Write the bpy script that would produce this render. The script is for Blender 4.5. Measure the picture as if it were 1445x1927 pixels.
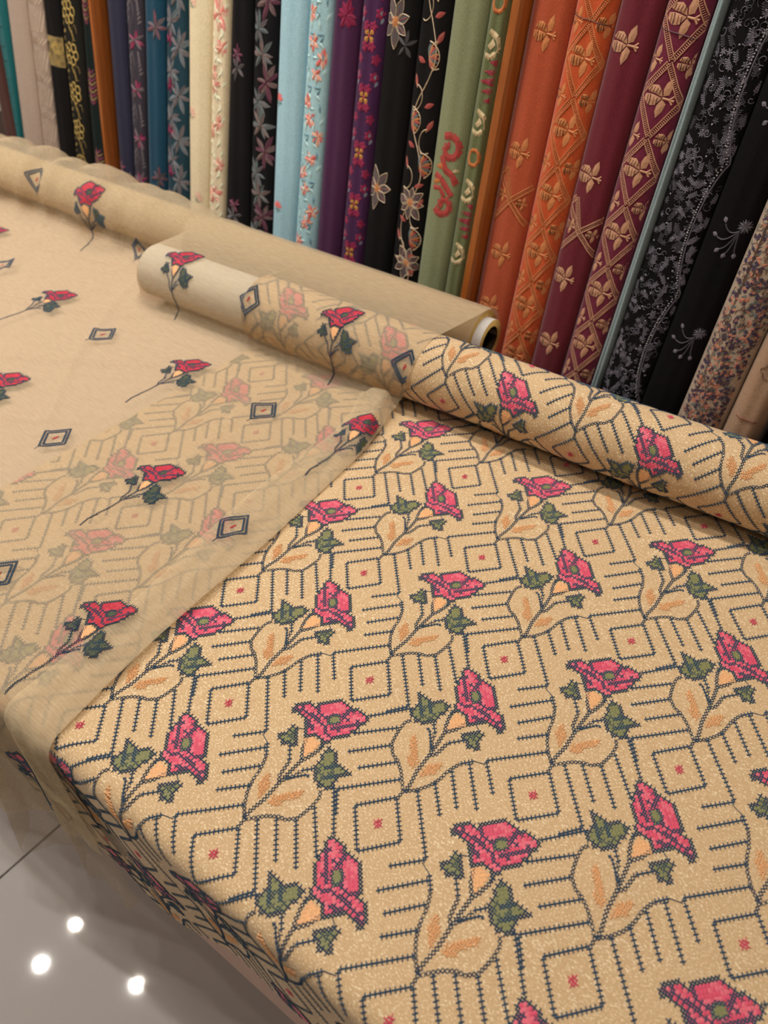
import bpy, math, random
import numpy as np
from mathutils import Matrix, Vector

random.seed(7)
rng = np.random.default_rng(7)
scene = bpy.context.scene
for o in list(bpy.data.objects):
    bpy.data.objects.remove(o)
COL = scene.collection

# ------------------------------------------------------------------ camera
cd = bpy.data.cameras.new('camera')
cam = bpy.data.objects.new('camera', cd)
COL.objects.link(cam)
cam.location = (0.2477, -0.2898, 0.5743)
cam.rotation_euler = (math.radians(46.352), math.radians(-0.272), math.radians(39.0145))
cd.sensor_fit = 'VERTICAL'
cd.sensor_height = 36.0
cd.lens = 1401.0 / 1927.0 * 36.0
cd.clip_start = 0.02
cd.dof.use_dof = True
cd.dof.focus_distance = 0.72
cd.dof.aperture_fstop = 5.6
scene.camera = cam

# ------------------------------------------------------------------ world, exposure
w = bpy.data.worlds.new('world')
scene.world = w
w.use_nodes = True
w.node_tree.nodes['Background'].inputs[0].default_value = (1.0, 0.92, 0.84, 1)
w.node_tree.nodes['Background'].inputs[1].default_value = 0.05
vs = scene.view_settings
vs.view_transform = 'Standard'
vs.look = 'None'
vs.gamma = 1.0
vs.use_curve_mapping = False
vs.exposure = 0.0
cy = scene.cycles
cy.max_bounces = 4
cy.diffuse_bounces = 3
cy.glossy_bounces = 2
cy.transmission_bounces = 2
cy.transparent_max_bounces = 8
cy.use_adaptive_sampling = True
cy.adaptive_threshold = 0.06
cy.adaptive_min_samples = 12

# ceiling downlights: (x, y, watts, label)
LAMPS = [
    (-1.74, -0.26, 9, 'round recessed downlight mirrored in the floor tile farther from the counter'),
    (-1.72, -0.47, 9, 'round recessed downlight mirrored lowest left in the floor tile'),
    (-1.29, -0.23, 9, 'round recessed downlight mirrored brightest in the floor tile by the counter'),
    (-0.62, 0.36, 4.6, 'round recessed downlight above the white paper tube'),
    (-0.16, 0.38, 6.5, 'round recessed downlight above the end of the sheer roll'),
    (-1.05, 0.36, 4.2, 'round recessed downlight above the crumpled far end of the sheer cloth'),
    (-0.90, -1.30, 5, 'added out-of-view fill downlight over the aisle in front of the counter'),  # unseen lamp added as fill for the dark floor by the counter
    (0.30, 0.34, 3, 'round recessed downlight above the embroidered roll'),
]

# ------------------------------------------------------------------ helpers
def srgb(r, g, b):
    def f(c):
        c /= 255.0
        return c / 12.92 if c <= 0.04045 else ((c + 0.055) / 1.055) ** 2.4
    return (f(r), f(g), f(b), 1.0)

MATS = {}
def new_mat(name):
    m = bpy.data.materials.new(name)
    m.use_nodes = True
    nt = m.node_tree
    for n in list(nt.nodes):
        nt.nodes.remove(n)
    out = nt.nodes.new('ShaderNodeOutputMaterial')
    MATS[name] = m
    return m, nt, out

def cloth(name, col, var=0.08, bump=0.25, weave=900.0, rough=0.85, sheen=0.15, fleck=None, fleck_amt=0.0):
    """woven cloth: thread noise, a slow tone drift and fine relief"""
    m, nt, out = new_mat(name)
    N, Lk = nt.nodes.new, nt.links.new
    tc = N('ShaderNodeTexCoord')
    p = N('ShaderNodeBsdfPrincipled')
    p.inputs['Roughness'].default_value = rough
    p.inputs['Specular IOR Level'].default_value = 0.2
    p.inputs['Sheen Weight'].default_value = sheen
    n1 = N('ShaderNodeTexNoise'); n1.inputs['Scale'].default_value = weave; n1.inputs['Detail'].default_value = 2.0
    n2 = N('ShaderNodeTexNoise'); n2.inputs['Scale'].default_value = 9.0; n2.inputs['Detail'].default_value = 3.0
    Lk(tc.outputs['Object'], n1.inputs['Vector']); Lk(tc.outputs['Object'], n2.inputs['Vector'])
    c = Vector(col[:3])
    r1 = N('ShaderNodeMix'); r1.data_type = 'RGBA'
    r1.inputs[6].default_value = (*(c * (1 - var)), 1); r1.inputs[7].default_value = (*(c * (1 + var)), 1)
    Lk(n2.outputs['Fac'], r1.inputs[0])
    src = r1.outputs[2]
    mr = N('ShaderNodeMapRange'); mr.inputs['From Min'].default_value = 0.35; mr.inputs['From Max'].default_value = 0.65
    mr.inputs['To Min'].default_value = 1 - var * 1.6; mr.inputs['To Max'].default_value = 1 + var * 1.6
    Lk(n1.outputs['Fac'], mr.inputs['Value'])
    mul = N('ShaderNodeMix'); mul.data_type = 'RGBA'; mul.blend_type = 'MULTIPLY'; mul.inputs[0].default_value = 1.0
    Lk(src, mul.inputs[6])
    cb = N('ShaderNodeCombineColor')
    for k in range(3):
        Lk(mr.outputs[0], cb.inputs[k])
    Lk(cb.outputs[0], mul.inputs[7])
    src = mul.outputs[2]
    if fleck:
        mp = N('ShaderNodeMapping')
        mp.inputs['Rotation'].default_value = (0, 0, math.radians(35)); mp.inputs['Scale'].default_value = (1.0, 2.2, 1.0)
        Lk(tc.outputs['Object'], mp.inputs['Vector'])
        n3 = N('ShaderNodeTexNoise'); n3.inputs['Scale'].default_value = 520.0; n3.inputs['Detail'].default_value = 1.0
        Lk(mp.outputs[0], n3.inputs['Vector'])
        m3 = N('ShaderNodeMapRange'); m3.inputs['From Min'].default_value = 0.55; m3.inputs['From Max'].default_value = 0.70
        m3.inputs['To Max'].default_value = fleck_amt
        Lk(n3.outputs['Fac'], m3.inputs['Value'])
        mx = N('ShaderNodeMix'); mx.data_type = 'RGBA'
        mx.inputs[7].default_value = fleck
        Lk(m3.outputs[0], mx.inputs[0]); Lk(src, mx.inputs[6])
        src = mx.outputs[2]
    Lk(src, p.inputs['Base Color'])
    b = N('ShaderNodeBump'); b.inputs['Strength'].default_value = bump; b.inputs['Distance'].default_value = 0.0006
    Lk(n1.outputs['Fac'], b.inputs['Height']); Lk(b.outputs[0], p.inputs['Normal'])
    Lk(p.outputs[0], out.inputs[0])
    return m

def thread(name, col, rough=0.55):
    m, nt, out = new_mat(name)
    N, Lk = nt.nodes.new, nt.links.new
    p = N('ShaderNodeBsdfPrincipled')
    tc = N('ShaderNodeTexCoord'); n = N('ShaderNodeTexNoise'); n.inputs['Scale'].default_value = 700.0
    Lk(tc.outputs['Object'], n.inputs['Vector'])
    c = Vector(col[:3])
    mx = N('ShaderNodeMix'); mx.data_type = 'RGBA'
    mx.inputs[6].default_value = (*(c * 0.7), 1); mx.inputs[7].default_value = (*(c * 1.3), 1)
    Lk(n.outputs['Fac'], mx.inputs[0]); Lk(mx.outputs[2], p.inputs['Base Color'])
    p.inputs['Roughness'].default_value = rough
    p.inputs['Specular IOR Level'].default_value = 0.3
    p.inputs['Sheen Weight'].default_value = 0.1
    Lk(p.outputs[0], out.inputs[0])
    return m

def sheer_mat(name, col, cover, var=0.08):
    """see-through crepe: open weave lets part of the light straight through"""
    m, nt, out = new_mat(name)
    N, Lk = nt.nodes.new, nt.links.new
    tc = N('ShaderNodeTexCoord')
    d = N('ShaderNodeBsdfDiffuse'); d.inputs['Color'].default_value = col
    t = N('ShaderNodeBsdfTranslucent'); t.inputs['Color'].default_value = col
    md = N('ShaderNodeMixShader'); md.inputs[0].default_value = 0.22
    Lk(d.outputs[0], md.inputs[1]); Lk(t.outputs[0], md.inputs[2])
    tr = N('ShaderNodeBsdfTransparent'); tr.inputs[0].default_value = (0.97, 0.95, 0.92, 1)
    mp = N('ShaderNodeMapping'); mp.inputs['Scale'].default_value = (60, 700, 300)
    Lk(tc.outputs['Object'], mp.inputs['Vector'])
    n = N('ShaderNodeTexNoise'); n.inputs['Scale'].default_value = 1.0; n.inputs['Detail'].default_value = 2.0
    Lk(mp.outputs[0], n.inputs['Vector'])
    mr = N('ShaderNodeMapRange'); mr.inputs['From Min'].default_value = 0.3; mr.inputs['From Max'].default_value = 0.7
    mr.inputs['To Min'].default_value = cover - var; mr.inputs['To Max'].default_value = cover + var
    Lk(n.outputs['Fac'], mr.inputs['Value'])
    mx = N('ShaderNodeMixShader')
    Lk(mr.outputs[0], mx.inputs[0]); Lk(tr.outputs[0], mx.inputs[1]); Lk(md.outputs[0], mx.inputs[2])
    Lk(mx.outputs[0], out.inputs[0])
    return m

def plain(name, col, rough=0.6, spec=0.4, noise=0.0, scale=20.0, stretch=(1, 1, 1), bump=0.0):
    m, nt, out = new_mat(name)
    N, Lk = nt.nodes.new, nt.links.new
    p = N('ShaderNodeBsdfPrincipled')
    p.inputs['Roughness'].default_value = rough
    p.inputs['Specular IOR Level'].default_value = spec
    tc = N('ShaderNodeTexCoord'); mp = N('ShaderNodeMapping'); mp.inputs['Scale'].default_value = stretch
    n = N('ShaderNodeTexNoise'); n.inputs['Scale'].default_value = scale; n.inputs['Detail'].default_value = 4.0
    Lk(tc.outputs['Object'], mp.inputs['Vector']); Lk(mp.outputs[0], n.inputs['Vector'])
    c = Vector(col[:3])
    mx = N('ShaderNodeMix'); mx.data_type = 'RGBA'
    mx.inputs[6].default_value = (*(c * (1 - noise)), 1); mx.inputs[7].default_value = (*(c * (1 + noise)), 1)
    Lk(n.outputs['Fac'], mx.inputs[0]); Lk(mx.outputs[2], p.inputs['Base Color'])
    if bump:
        b = N('ShaderNodeBump'); b.inputs['Strength'].default_value = bump; b.inputs['Distance'].default_value = 0.001
        Lk(n.outputs['Fac'], b.inputs['Height']); Lk(b.outputs[0], p.inputs['Normal'])
    Lk(p.outputs[0], out.inputs[0])
    return m

def emit(name, col, s):
    m, nt, out = new_mat(name)
    e = nt.nodes.new('ShaderNodeEmission')
    e.inputs[0].default_value = col; e.inputs[1].default_value = s
    nt.links.new(e.outputs[0], out.inputs[0])
    return m

def mesh_obj(name, verts, faces, mats, parent=None, midx=None, smooth=False):
    me = bpy.data.meshes.new(name)
    me.from_pydata([tuple(v) for v in verts] if not isinstance(verts, np.ndarray) else verts.tolist(), [], faces)
    for m in (mats if isinstance(mats, (list, tuple)) else [mats]):
        me.materials.append(MATS[m])
    if midx is not None:
        me.polygons.foreach_set('material_index', np.asarray(midx, dtype=np.int32))
    if smooth:
        me.polygons.foreach_set('use_smooth', np.ones(len(me.polygons), dtype=bool))
    me.update()
    o = bpy.data.objects.new(name, me)
    COL.objects.link(o)
    if parent is not None:
        o.parent = parent
        if parent.type == 'EMPTY':
            o.matrix_parent_inverse = Matrix.Translation(parent.location).inverted()
    return o

def thing(name, label, cat, loc, group=None):
    o = bpy.data.objects.new(name, None)
    o.empty_display_size = 0.05
    COL.objects.link(o)
    o.location = loc
    tag(o, label, cat, group)
    return o

def tag(o, label, cat, group=None):
    o['label'] = label
    o['category'] = cat
    if group:
        o['group'] = group
    return o

def box_data(x0, x1, y0, y1, z0, z1, bev=0.0):
    if bev <= 0:
        v = [(x, y, z) for z in (z0, z1) for y in (y0, y1) for x in (x0, x1)]
        f = [(0, 2, 3, 1), (4, 5, 7, 6), (0, 1, 5, 4), (2, 6, 7, 3), (0, 4, 6, 2), (1, 3, 7, 5)]
        return v, f
    import bmesh
    bm = bmesh.new()
    bmesh.ops.create_cube(bm, size=1.0)
    for q in bm.verts:
        q.co = ((x0 + x1) / 2 + q.co.x * (x1 - x0), (y0 + y1) / 2 + q.co.y * (y1 - y0), (z0 + z1) / 2 + q.co.z * (z1 - z0))
    bmesh.ops.bevel(bm, geom=list(bm.edges), offset=bev, segments=2, affect='EDGES', profile=0.5)
    bm.verts.ensure_lookup_table()
    v = [tuple(q.co) for q in bm.verts]
    f = [tuple(q.index for q in p.verts) for p in bm.faces]
    bm.free()
    return v, f

def box(name, x0, x1, y0, y1, z0, z1, mat, parent=None, bev=0.0, rotz=0.0, pivot=(0, 0)):
    v, f = box_data(x0, x1, y0, y1, z0, z1, bev)
    if rotz:
        c, s = math.cos(rotz), math.sin(rotz)
        v = [(pivot[0] + (x - pivot[0]) * c - (y - pivot[1]) * s, pivot[1] + (x - pivot[0]) * s + (y - pivot[1]) * c, z) for x, y, z in v]
    return mesh_obj(name, v, f, mat, parent)

def structure(o):
    o['kind'] = 'structure'
    return o

def grid_faces(nr, nc):
    i = np.arange(nr - 1)[:, None] * nc + np.arange(nc - 1)[None, :]
    q = np.stack([i, i + 1, i + nc + 1, i + nc], -1).reshape(-1, 4)
    return q.tolist()

def smoothstep(a, b, x):
    t = np.clip((x - a) / (b - a), 0, 1)
    return t * t * (3 - 2 * t)

class Surf:
    """a cloth surface sampled on a regular (x, arc) table; at() gives points lifted along its normal"""
    def __init__(self, P, x0, x1, a0, a1):
        self.P, self.x0, self.x1, self.a0, self.a1 = P, x0, x1, a0, a1
        dx = np.gradient(P, axis=0); da = np.gradient(P, axis=1)
        n = np.cross(dx, da)
        self.N = n / np.maximum(np.linalg.norm(n, axis=2, keepdims=True), 1e-12)
    def at(self, x, a, h=0.0):
        nx, na = self.P.shape[:2]
        fx = np.clip((x - self.x0) / (self.x1 - self.x0) * (nx - 1), 0, nx - 1.001)
        fa = np.clip((a - self.a0) / (self.a1 - self.a0) * (na - 1), 0, na - 1.001)
        i = fx.astype(int); j = fa.astype(int)
        u = (fx - i)[:, None]; v = (fa - j)[:, None]
        def lerp(T):
            return (T[i, j] * (1 - u) + T[i + 1, j] * u) * (1 - v) + (T[i, j + 1] * (1 - u) + T[i + 1, j + 1] * u) * v
        n = lerp(self.N)
        n /= np.maximum(np.linalg.norm(n, axis=1, keepdims=True), 1e-9)
        return lerp(self.P) + n * np.asarray(h).reshape(-1, 1)

class Pat:
    """flat embroidery / print: primitives with (u, v, height) corners and a thread colour"""
    def __init__(self):
        self.V, self.F, self.M = [], [], []
        self.n = 0
    def add(self, v, f, m):
        self.V.append(np.asarray(v, float)); 
        for q in f:
            self.F.append(tuple(k + self.n for k in q)); self.M.append(m)
        self.n += len(v)
    def seg(self, p, q, wd, m, h=0.5):
        p = np.array(p, float); q = np.array(q, float)
        d = q - p; L = math.hypot(*d)
        if L < 1e-9:
            return
        nx, ny = -d[1] / L * wd / 2, d[0] / L * wd / 2
        self.add([(p[0] + nx, p[1] + ny, 0), (p[0], p[1], h), (p[0] - nx, p[1] - ny, 0),
                  (q[0] + nx, q[1] + ny, 0), (q[0], q[1], h), (q[0] - nx, q[1] - ny, 0)], [(0, 3, 4, 1), (1, 4, 5, 2)], m)
    def line(self, pts, wd, m, h=0.5, step=None):
        for a, b in zip(pts[:-1], pts[1:]):
            k = max(1, int(math.ceil(math.hypot(b[0] - a[0], b[1] - a[1]) / step))) if step else 1
            for q in range(k):
                self.seg((a[0] + (b[0] - a[0]) * q / k, a[1] + (b[1] - a[1]) * q / k), (a[0] + (b[0] - a[0]) * (q + 1) / k, a[1] + (b[1] - a[1]) * (q + 1) / k), wd, m, h)
    def cell(self, x, y, s, m, h=0.45):
        r = s / 2
        self.add([(x - r, y - r, 0.1), (x + r, y - r, 0.1), (x + r, y + r, 0.1), (x - r, y + r, 0.1), (x, y, h)],
                 [(0, 1, 4), (1, 2, 4), (2, 3, 4), (3, 0, 4)], m)
    def cross(self, x, y, s, m, ang=0.0, wd=0.34, h=0.5):
        c, q = math.cos(ang), math.sin(ang)
        for sx in (1, -1):
            dx, dy = s / 2, sx * s / 2
            dx, dy = dx * c - dy * q, dx * q + dy * c
            self.seg((x - dx, y - dy), (x + dx, y + dy), wd, m, h)
    def fan(self, pts, m, h=0.5, h0=0.1):
        pts = [tuple(p) for p in pts]
        c = np.mean(np.array(pts), axis=0)
        v = [(x, y, h0) for x, y in pts] + [(c[0], c[1], h)]
        n = len(pts)
        self.add(v, [(k, (k + 1) % n, n) for k in range(n)], m)
    def petal(self, x, y, ang, L, W, m, h=0.5, tip=1.0, n=5):
        """a pointed petal or leaf from (x, y) along ang"""
        c, s = math.cos(ang), math.sin(ang)
        pts = []
        for k in range(n + 1):
            t = k / n
            pts.append((t * L, W / 2 * math.sin(math.pi * t ** tip)))
        pts += [(p[0], -p[1]) for p in pts[-2:0:-1]]
        self.fan([(x + a * c - b * s, y + a * s + b * c) for a, b in pts], m, h)
    def arrays(self):
        return (np.concatenate(self.V) if self.V else np.zeros((0, 3))), self.F, np.array(self.M)
    def build(self, name, fn, mats, parent, keep=None):
        V, F, M = self.arrays()
        return build_arrays(name, V, F, M, fn, mats, parent, keep)

def build_arrays(name, V, F, M, fn, mats, parent, keep=None):
    M = np.asarray(M)
    if len(V) == 0:
        return None
    if keep is not None:
        ok = keep(V[:, 0], V[:, 1])
        if not ok.all():
            sel = [k for k, q in enumerate(F) if all(ok[i] for i in q)]
            if not sel:
                return None
            used = sorted({i for k in sel for i in F[k]})
            rm = {o: n for n, o in enumerate(used)}
            F = [tuple(rm[i] for i in F[k]) for k in sel]
            M = M[sel]; V = V[used]
    P = fn(V[:, 0], V[:, 1], V[:, 2])
    return mesh_obj(name, P, F, mats, parent, M)

# ------------------------------------------------------------------ materials
cloth('georgette', srgb(205, 172, 129), 0.05, 0.35, 1100, 0.7, 0.2, srgb(255, 238, 200), 0.75)
thread('pink_thread', srgb(218, 80, 106))
thread('red_thread', srgb(190, 38, 58))
thread('blue_thread', srgb(46, 72, 94))
thread('green_thread', srgb(130, 130, 84))
thread('dark_green_thread', srgb(72, 80, 56))
thread('apricot_thread', srgb(234, 176, 122))
thread('light_pink_thread', srgb(228, 108, 124))
thread('light_red_thread', srgb(198, 52, 70))
STITCH = ['pink_thread', 'blue_thread', 'green_thread', 'apricot_thread', 'light_pink_thread']
SHEER_STITCH = ['red_thread', 'blue_thread', 'dark_green_thread', 'apricot_thread', 'light_red_thread']
sheer_mat('sheer_crepe', srgb(219, 200, 168), 0.46)
sheer_mat('sheer_hem', srgb(232, 214, 180), 0.36)
sheer_mat('sheer_single', srgb(205, 190, 160), 0.22)
cloth('sheer_layers', srgb(216, 190, 146), 0.05, 0.2, 900)
plain('paper_white', srgb(250, 246, 238), 0.8, 0.2, 0.03, 40)
plain('cardboard', srgb(196, 160, 92), 0.9, 0.1, 0.25, 160, bump=0.5)
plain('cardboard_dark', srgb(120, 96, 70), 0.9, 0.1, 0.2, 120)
plain('counter_top', srgb(204, 180, 158), 0.55, 0.3, 0.03, 8)
plain('counter_side', srgb(190, 152, 134), 0.5, 0.4, 0.04, 6)
plain('dark_wood', srgb(58, 38, 26), 0.5, 0.4, 0.3, 14, (1, 1, 8))
plain('varnished_wood', srgb(164, 92, 38), 0.22, 0.5, 0.30, 30, (6, 6, 0.4), 0.05)
plain('tile_glaze', srgb(198, 192, 188), 0.03, 0.5, 0.02, 3)
plain('grout', srgb(92, 84, 80), 0.9, 0.1)
plain('wall_paint', srgb(232, 226, 218), 0.8, 0.2, 0.02, 5)
plain('ceiling_paint', srgb(244, 241, 236), 0.9, 0.2)
plain('lamp_ring', srgb(230, 230, 228), 0.4, 0.5)
emit('lamp_glow', (1.0, 0.93, 0.84, 1), 30.0)

# ------------------------------------------------------------------ room
FLOOR, CEIL = -0.80, 1.90
X0, X1, Y0, Y1 = -4.2, 2.2, -2.4, 1.3
floor = structure(box('floor', X0, X1, Y0, Y1, FLOOR - 0.05, FLOOR - 0.004, 'grout'))
TS, GAP = 0.8, 0.003
tile_mesh = None
for i in range(-5, 4):
    for j in range(-3, 3):
        x = -0.590 + i * TS; y = -0.66 + j * TS
        xa, xb = max(x, X0), min(x + TS, X1)
        ya, yb = max(y, Y0), min(y + TS, Y1)
        if xb - xa < 0.02 or yb - ya < 0.02:
            continue
        full = abs(xb - xa - TS) < 1e-6 and abs(yb - ya - TS) < 1e-6
        if full and tile_mesh:
            o = bpy.data.objects.new('tile', tile_mesh); COL.objects.link(o); o.parent = floor
        else:
            hw, hd = (xb - xa) / 2 - GAP / 2, (yb - ya) / 2 - GAP / 2
            v, f = box_data(-hw, hw, -hd, hd, -0.010, 0.0, 0.0015)
            o = mesh_obj('tile', v, f, 'tile_glaze', floor)
            if full:
                tile_mesh = o.data
        o.location = ((xa + xb) / 2, (ya + yb) / 2, FLOOR)
structure(box('ceiling', X0, X1, Y0, Y1, CEIL + 0.03, CEIL + 0.08, 'ceiling_paint'))
structure(box('wall_back', X0, X1, Y1, Y1 + 0.1, FLOOR - 0.05, CEIL + 0.08, 'wall_paint'))
structure(box('wall_front', X0, X1, Y0 - 0.1, Y0, FLOOR - 0.05, CEIL + 0.08, 'wall_paint'))
structure(box('wall_left', X0 - 0.1, X0, Y0 - 0.1, Y1 + 0.1, FLOOR - 0.05, CEIL + 0.08, 'wall_paint'))
structure(box('wall_right', X1, X1 + 0.1, Y0 - 0.1, Y1 + 0.1, FLOOR - 0.05, CEIL + 0.08, 'wall_paint'))

# ------------------------------------------------------------------ counter
def y_edge(x):
    return -0.2130 + 0.055 * np.asarray(x)

ct = thing('display_counter', 'long beige shop counter with pinkish brown front under the spread fabrics', 'counter', (-0.6, 0.15, FLOOR))
def slab(name, inset, z0, z1, yb, mat, xa=-2.2, xb=1.2):
    ya, yc = float(y_edge(xa)) + inset, float(y_edge(xb)) + inset
    v = [(xa, ya, z0), (xb, yc, z0), (xb, yb, z0), (xa, yb, z0), (xa, ya, z1), (xb, yc, z1), (xb, yb, z1), (xa, yb, z1)]
    f = [(0, 3, 2, 1), (4, 5, 6, 7), (0, 1, 5, 4), (1, 2, 6, 5), (2, 3, 7, 6), (3, 0, 4, 7)]
    return mesh_obj(name, v, f, mat, ct)
nose = [(0.016, -0.003), (0.0095, -0.0045), (0.0055, -0.0085), (0.004, -0.015), (0.004, -0.035)]
V, F = [], []
for xa in (-2.2, 1.2):
    V += [(xa, float(y_edge(xa)) + a, z) for a, z in nose] + [(xa, 0.545, -0.035), (xa, 0.545, -0.003)]
nn = len(nose) + 2
F = [(k, (k + 1) % nn, nn + (k + 1) % nn, nn + k) for k in range(nn)] + [tuple(range(nn - 1, -1, -1)), tuple(range(nn, 2 * nn))]
mesh_obj('table_top', V, F, 'counter_top', ct)
slab('front_panel', 0.004, -0.25, -0.0355, 0.03, 'counter_side')
slab('cabinet_body', 0.26, FLOOR + 0.001, -0.2505, 0.53, 'counter_side')

# ------------------------------------------------------------------ rack behind
rk = thing('fabric_rack', 'wooden wall rack with varnished dividers holding upright fabric bolts', 'rack', (-0.6, 0.75, FLOOR))
box('base_board', -2.0, 0.75, 0.55, 1.02, -0.078, -0.0499, 'dark_wood', rk, 0.002)
box('plinth', -1.95, 0.7, 0.57, 1.0, FLOOR + 0.001, -0.0785, 'dark_wood', rk)
box('back_panel', -2.0, 0.75, 1.02, 1.045, FLOOR + 0.001, 1.25, 'dark_wood', rk)

LEAN = np.array([0.0311, 0.10175, 0.9943])
def divider(sb, st_, wd):
    """varnished post leaning with the bolts; rounded nosing in front"""
    d = LEAN.copy(); d[0] += (st_ - sb) / 0.3
    ts = np.linspace(-0.05, 1.12, 15)
    prof = [(-wd / 2, 0.012), (-wd / 2 + 0.003, 0.002), (-wd * 0.2, -0.002), (wd * 0.2, -0.002), (wd / 2 - 0.003, 0.002), (wd / 2, 0.012), (wd / 2, 0.30), (-wd / 2, 0.30)]
    V = []
    for t in ts:
        for a, b in prof:
            V.append((sb + a + t * d[0], 0.572 + b + t * d[1], t * d[2]))
    n = len(prof); F = []
    for r in range(len(ts) - 1):
        for k in range(n):
            F.append((r * n + k, r * n + (k + 1) % n, (r + 1) * n + (k + 1) % n, (r + 1) * n + k))
    F.append(tuple(range(n - 1, -1, -1))); F.append(tuple(range((len(ts) - 1) * n, len(ts) * n)))
    return mesh_obj('divider', V, F, 'varnished_wood', rk)
divider(-1.170, -1.152, 0.017)
divider(-0.300, -0.297, 0.022)

# ------------------------------------------------------------------ the embroidery unit (in 36ths of the repeat)
U = dict(
 flower=[(15.7,31.0),(17.3,32.4),(19.3,32.6),(21.1,32.4),(22.1,31.1),(23.5,31.9),(25.5,32.0),(28.2,31.6),(30.6,29.4),(32.9,28.2),(35.3,25.5),(33.4,24.3),(31.3,22.9),(28.9,21.6),(26.3,21.9),(23.7,20.5),(22.7,22.6),(21.4,23.6),(19.9,23.1),(19.3,24.8),(19.4,26.9),(19.1,28.8),(17.0,30.3)],
 center=[(25.1,27.4),(26.4,28.0),(28.4,27.4),(28.4,25.7),(26.6,25.3),(25.1,26.0)],
 lines=[[(22.3,30.8),(23.2,29.0),(24.6,27.7)],[(28.7,26.9),(30.5,28.2),(30.6,29.4)],[(17.3,31.4),(19.6,30.1),(22.0,28.0),(24.0,25.4),(24.9,23.4),(25.7,22.4)],[(19.4,28.5),(20.6,26.1),(21.7,24.6)],[(25.5,24.2),(28.4,24.0),(31.3,24.4),(32.8,25.1)]],
 marks=[[(21.0,26.6),(21.0,25.6)],[(18.6,31.4),(19.4,31.3)],[(27.0,23.6),(28.0,23.2)],[(30.0,26.4),(30.2,25.8)]],
 calyx=[(19.5,22.9),(21.4,23.5),(23.2,20.9),(21.7,19.8),(19.8,18.4),(18.8,18.2),(19.2,20.6)],
 leafS=[(12.9,25.2),(14.6,25.2),(16.4,26.6),(17.5,25.7),(17.4,22.4),(16.1,21.8),(15.5,22.5),(14.1,22.7)],
 leafB=[(25.3,19.4),(26.7,17.9),(26.8,15.1),(28.2,14.5),(30.1,12.3),(26.7,12.5),(26.3,10.1),(23.4,10.9),(22.1,12.9),(21.8,15.2),(23.2,16.6),(23.9,18.2)],
 o1=[(11.0,16.5),(11.6,14.3),(11.1,12.2),(9.7,10.6),(8.7,10.1),(8.6,12.7),(9.0,14.2)],
 o2=[(10.9,9.3),(12.4,10.1),(14.5,10.5),(17.7,10.4),(19.6,10.3),(17.8,9.0),(15.1,8.5),(13.0,8.0),(11.4,8.7)],
)
def inside(poly, x, y):
    c = False; n = len(poly); j = n - 1
    for i in range(n):
        xi, yi = poly[i]; xj, yj = poly[j]
        if (yi > y) != (yj > y) and x < (xj - xi) * (y - yi) / (yj - yi) + xi:
            c = not c
        j = i
    return c
def raster(poly, step=1.0):
    xs = [p[0] for p in poly]; ys = [p[1] for p in poly]
    out = set()
    for i in range(int(min(xs) / step) - 1, int(max(xs) / step) + 2):
        for j in range(int(min(ys) / step) - 1, int(max(ys) / step) + 2):
            if inside(poly, (i + 0.5) * step, (j + 0.5) * step):
                out.add((i, j))
    return out
def walk(pts, step):
    out = []
    for (x0, y0), (x1, y1) in zip(pts[:-1], pts[1:]):
        L = math.hypot(x1 - x0, y1 - y0); n = max(1, int(round(L / step)))
        for k in range(n):
            t = (k + 0.5) / n
            out.append((x0 + (x1 - x0) * t, y0 + (y1 - y0) * t, math.atan2(y1 - y0, x1 - x0)))
    return out

RR = random.Random(3)
ST = 0.8
def filled(poly, fill, border=True, marks=(), extra=None, grow=1.0, fleck=0.0):
    """cross-stitch patch: solid stitches inside, open crosses around the rim and on the marks"""
    P = Pat()
    if grow != 1.0:
        cxm = sum(p[0] for p in poly) / len(poly); cym = sum(p[1] for p in poly) / len(poly)
        poly = [(cxm + (x - cxm) * grow, cym + (y - cym) * grow) for x, y in poly]
    cells = raster(poly, ST)
    blue = set()
    for m in marks:
        for x, y, a in walk(m, ST * 0.7):
            q = (int(math.floor(x / ST)), int(math.floor(y / ST)))
            if q in cells:
                blue.add(q)
    ex = raster(extra, ST) if extra else set()
    for (i, j) in sorted(cells):
        x, y = (i + 0.5) * ST, (j + 0.5) * ST
        rim = border and any((i + a, j + b) not in cells for a, b in ((1, 0), (-1, 0), (0, 1), (0, -1)))
        if (i, j) in ex:
            P.cell(x, y, ST, 2, 0.5)
        elif rim:
            P.cross(x, y, ST * 1.25, 1, RR.uniform(-.15, .15), 0.28, 0.75)
        elif (i, j) in blue:
            P.cell(x, y, ST, fill, 0.3); P.cross(x, y, ST * 1.15, 1, RR.uniform(-.2, .2), 0.4, 0.8)
        else:
            P.cell(x + RR.uniform(-.05, .05), y + RR.uniform(-.05, .05), ST * 1.04, 4 if (fill == 0 and RR.random() < .4) else fill, RR.uniform(0.4, 0.7))
            if RR.random() < fleck:
                P.cross(x, y, ST * 1.1, 1, RR.uniform(-.3, .3), 0.3, 0.85)
    if extra:
        for x, y, a in walk(extra + extra[:1], ST):
            P.cross(x, y, ST * 1.1, 1, a, 0.36, 0.8)
    return P
def ticks(P, pts, m=1, step=1.0, tl=1.2):
    P.line(pts, 0.32, m, 0.5, 1.3)
    for x, y, a in walk(pts, step):
        b = a + math.pi / 2 + RR.uniform(-.12, .12)
        dx, dy = math.cos(b) * tl / 2, math.sin(b) * tl / 2
        P.seg((x - dx, y - dy), (x + dx, y + dy), 0.28, m, 0.6)
def chain(P, pts, m=1, step=0.98, s=1.0):
    for x, y, a in walk(pts, step):
        P.cross(x, y, s, m, a, 0.21, 0.6)
def wiggle(P, pts, m=1):
    chain(P, pts, m, 0.9, 0.82)

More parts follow.
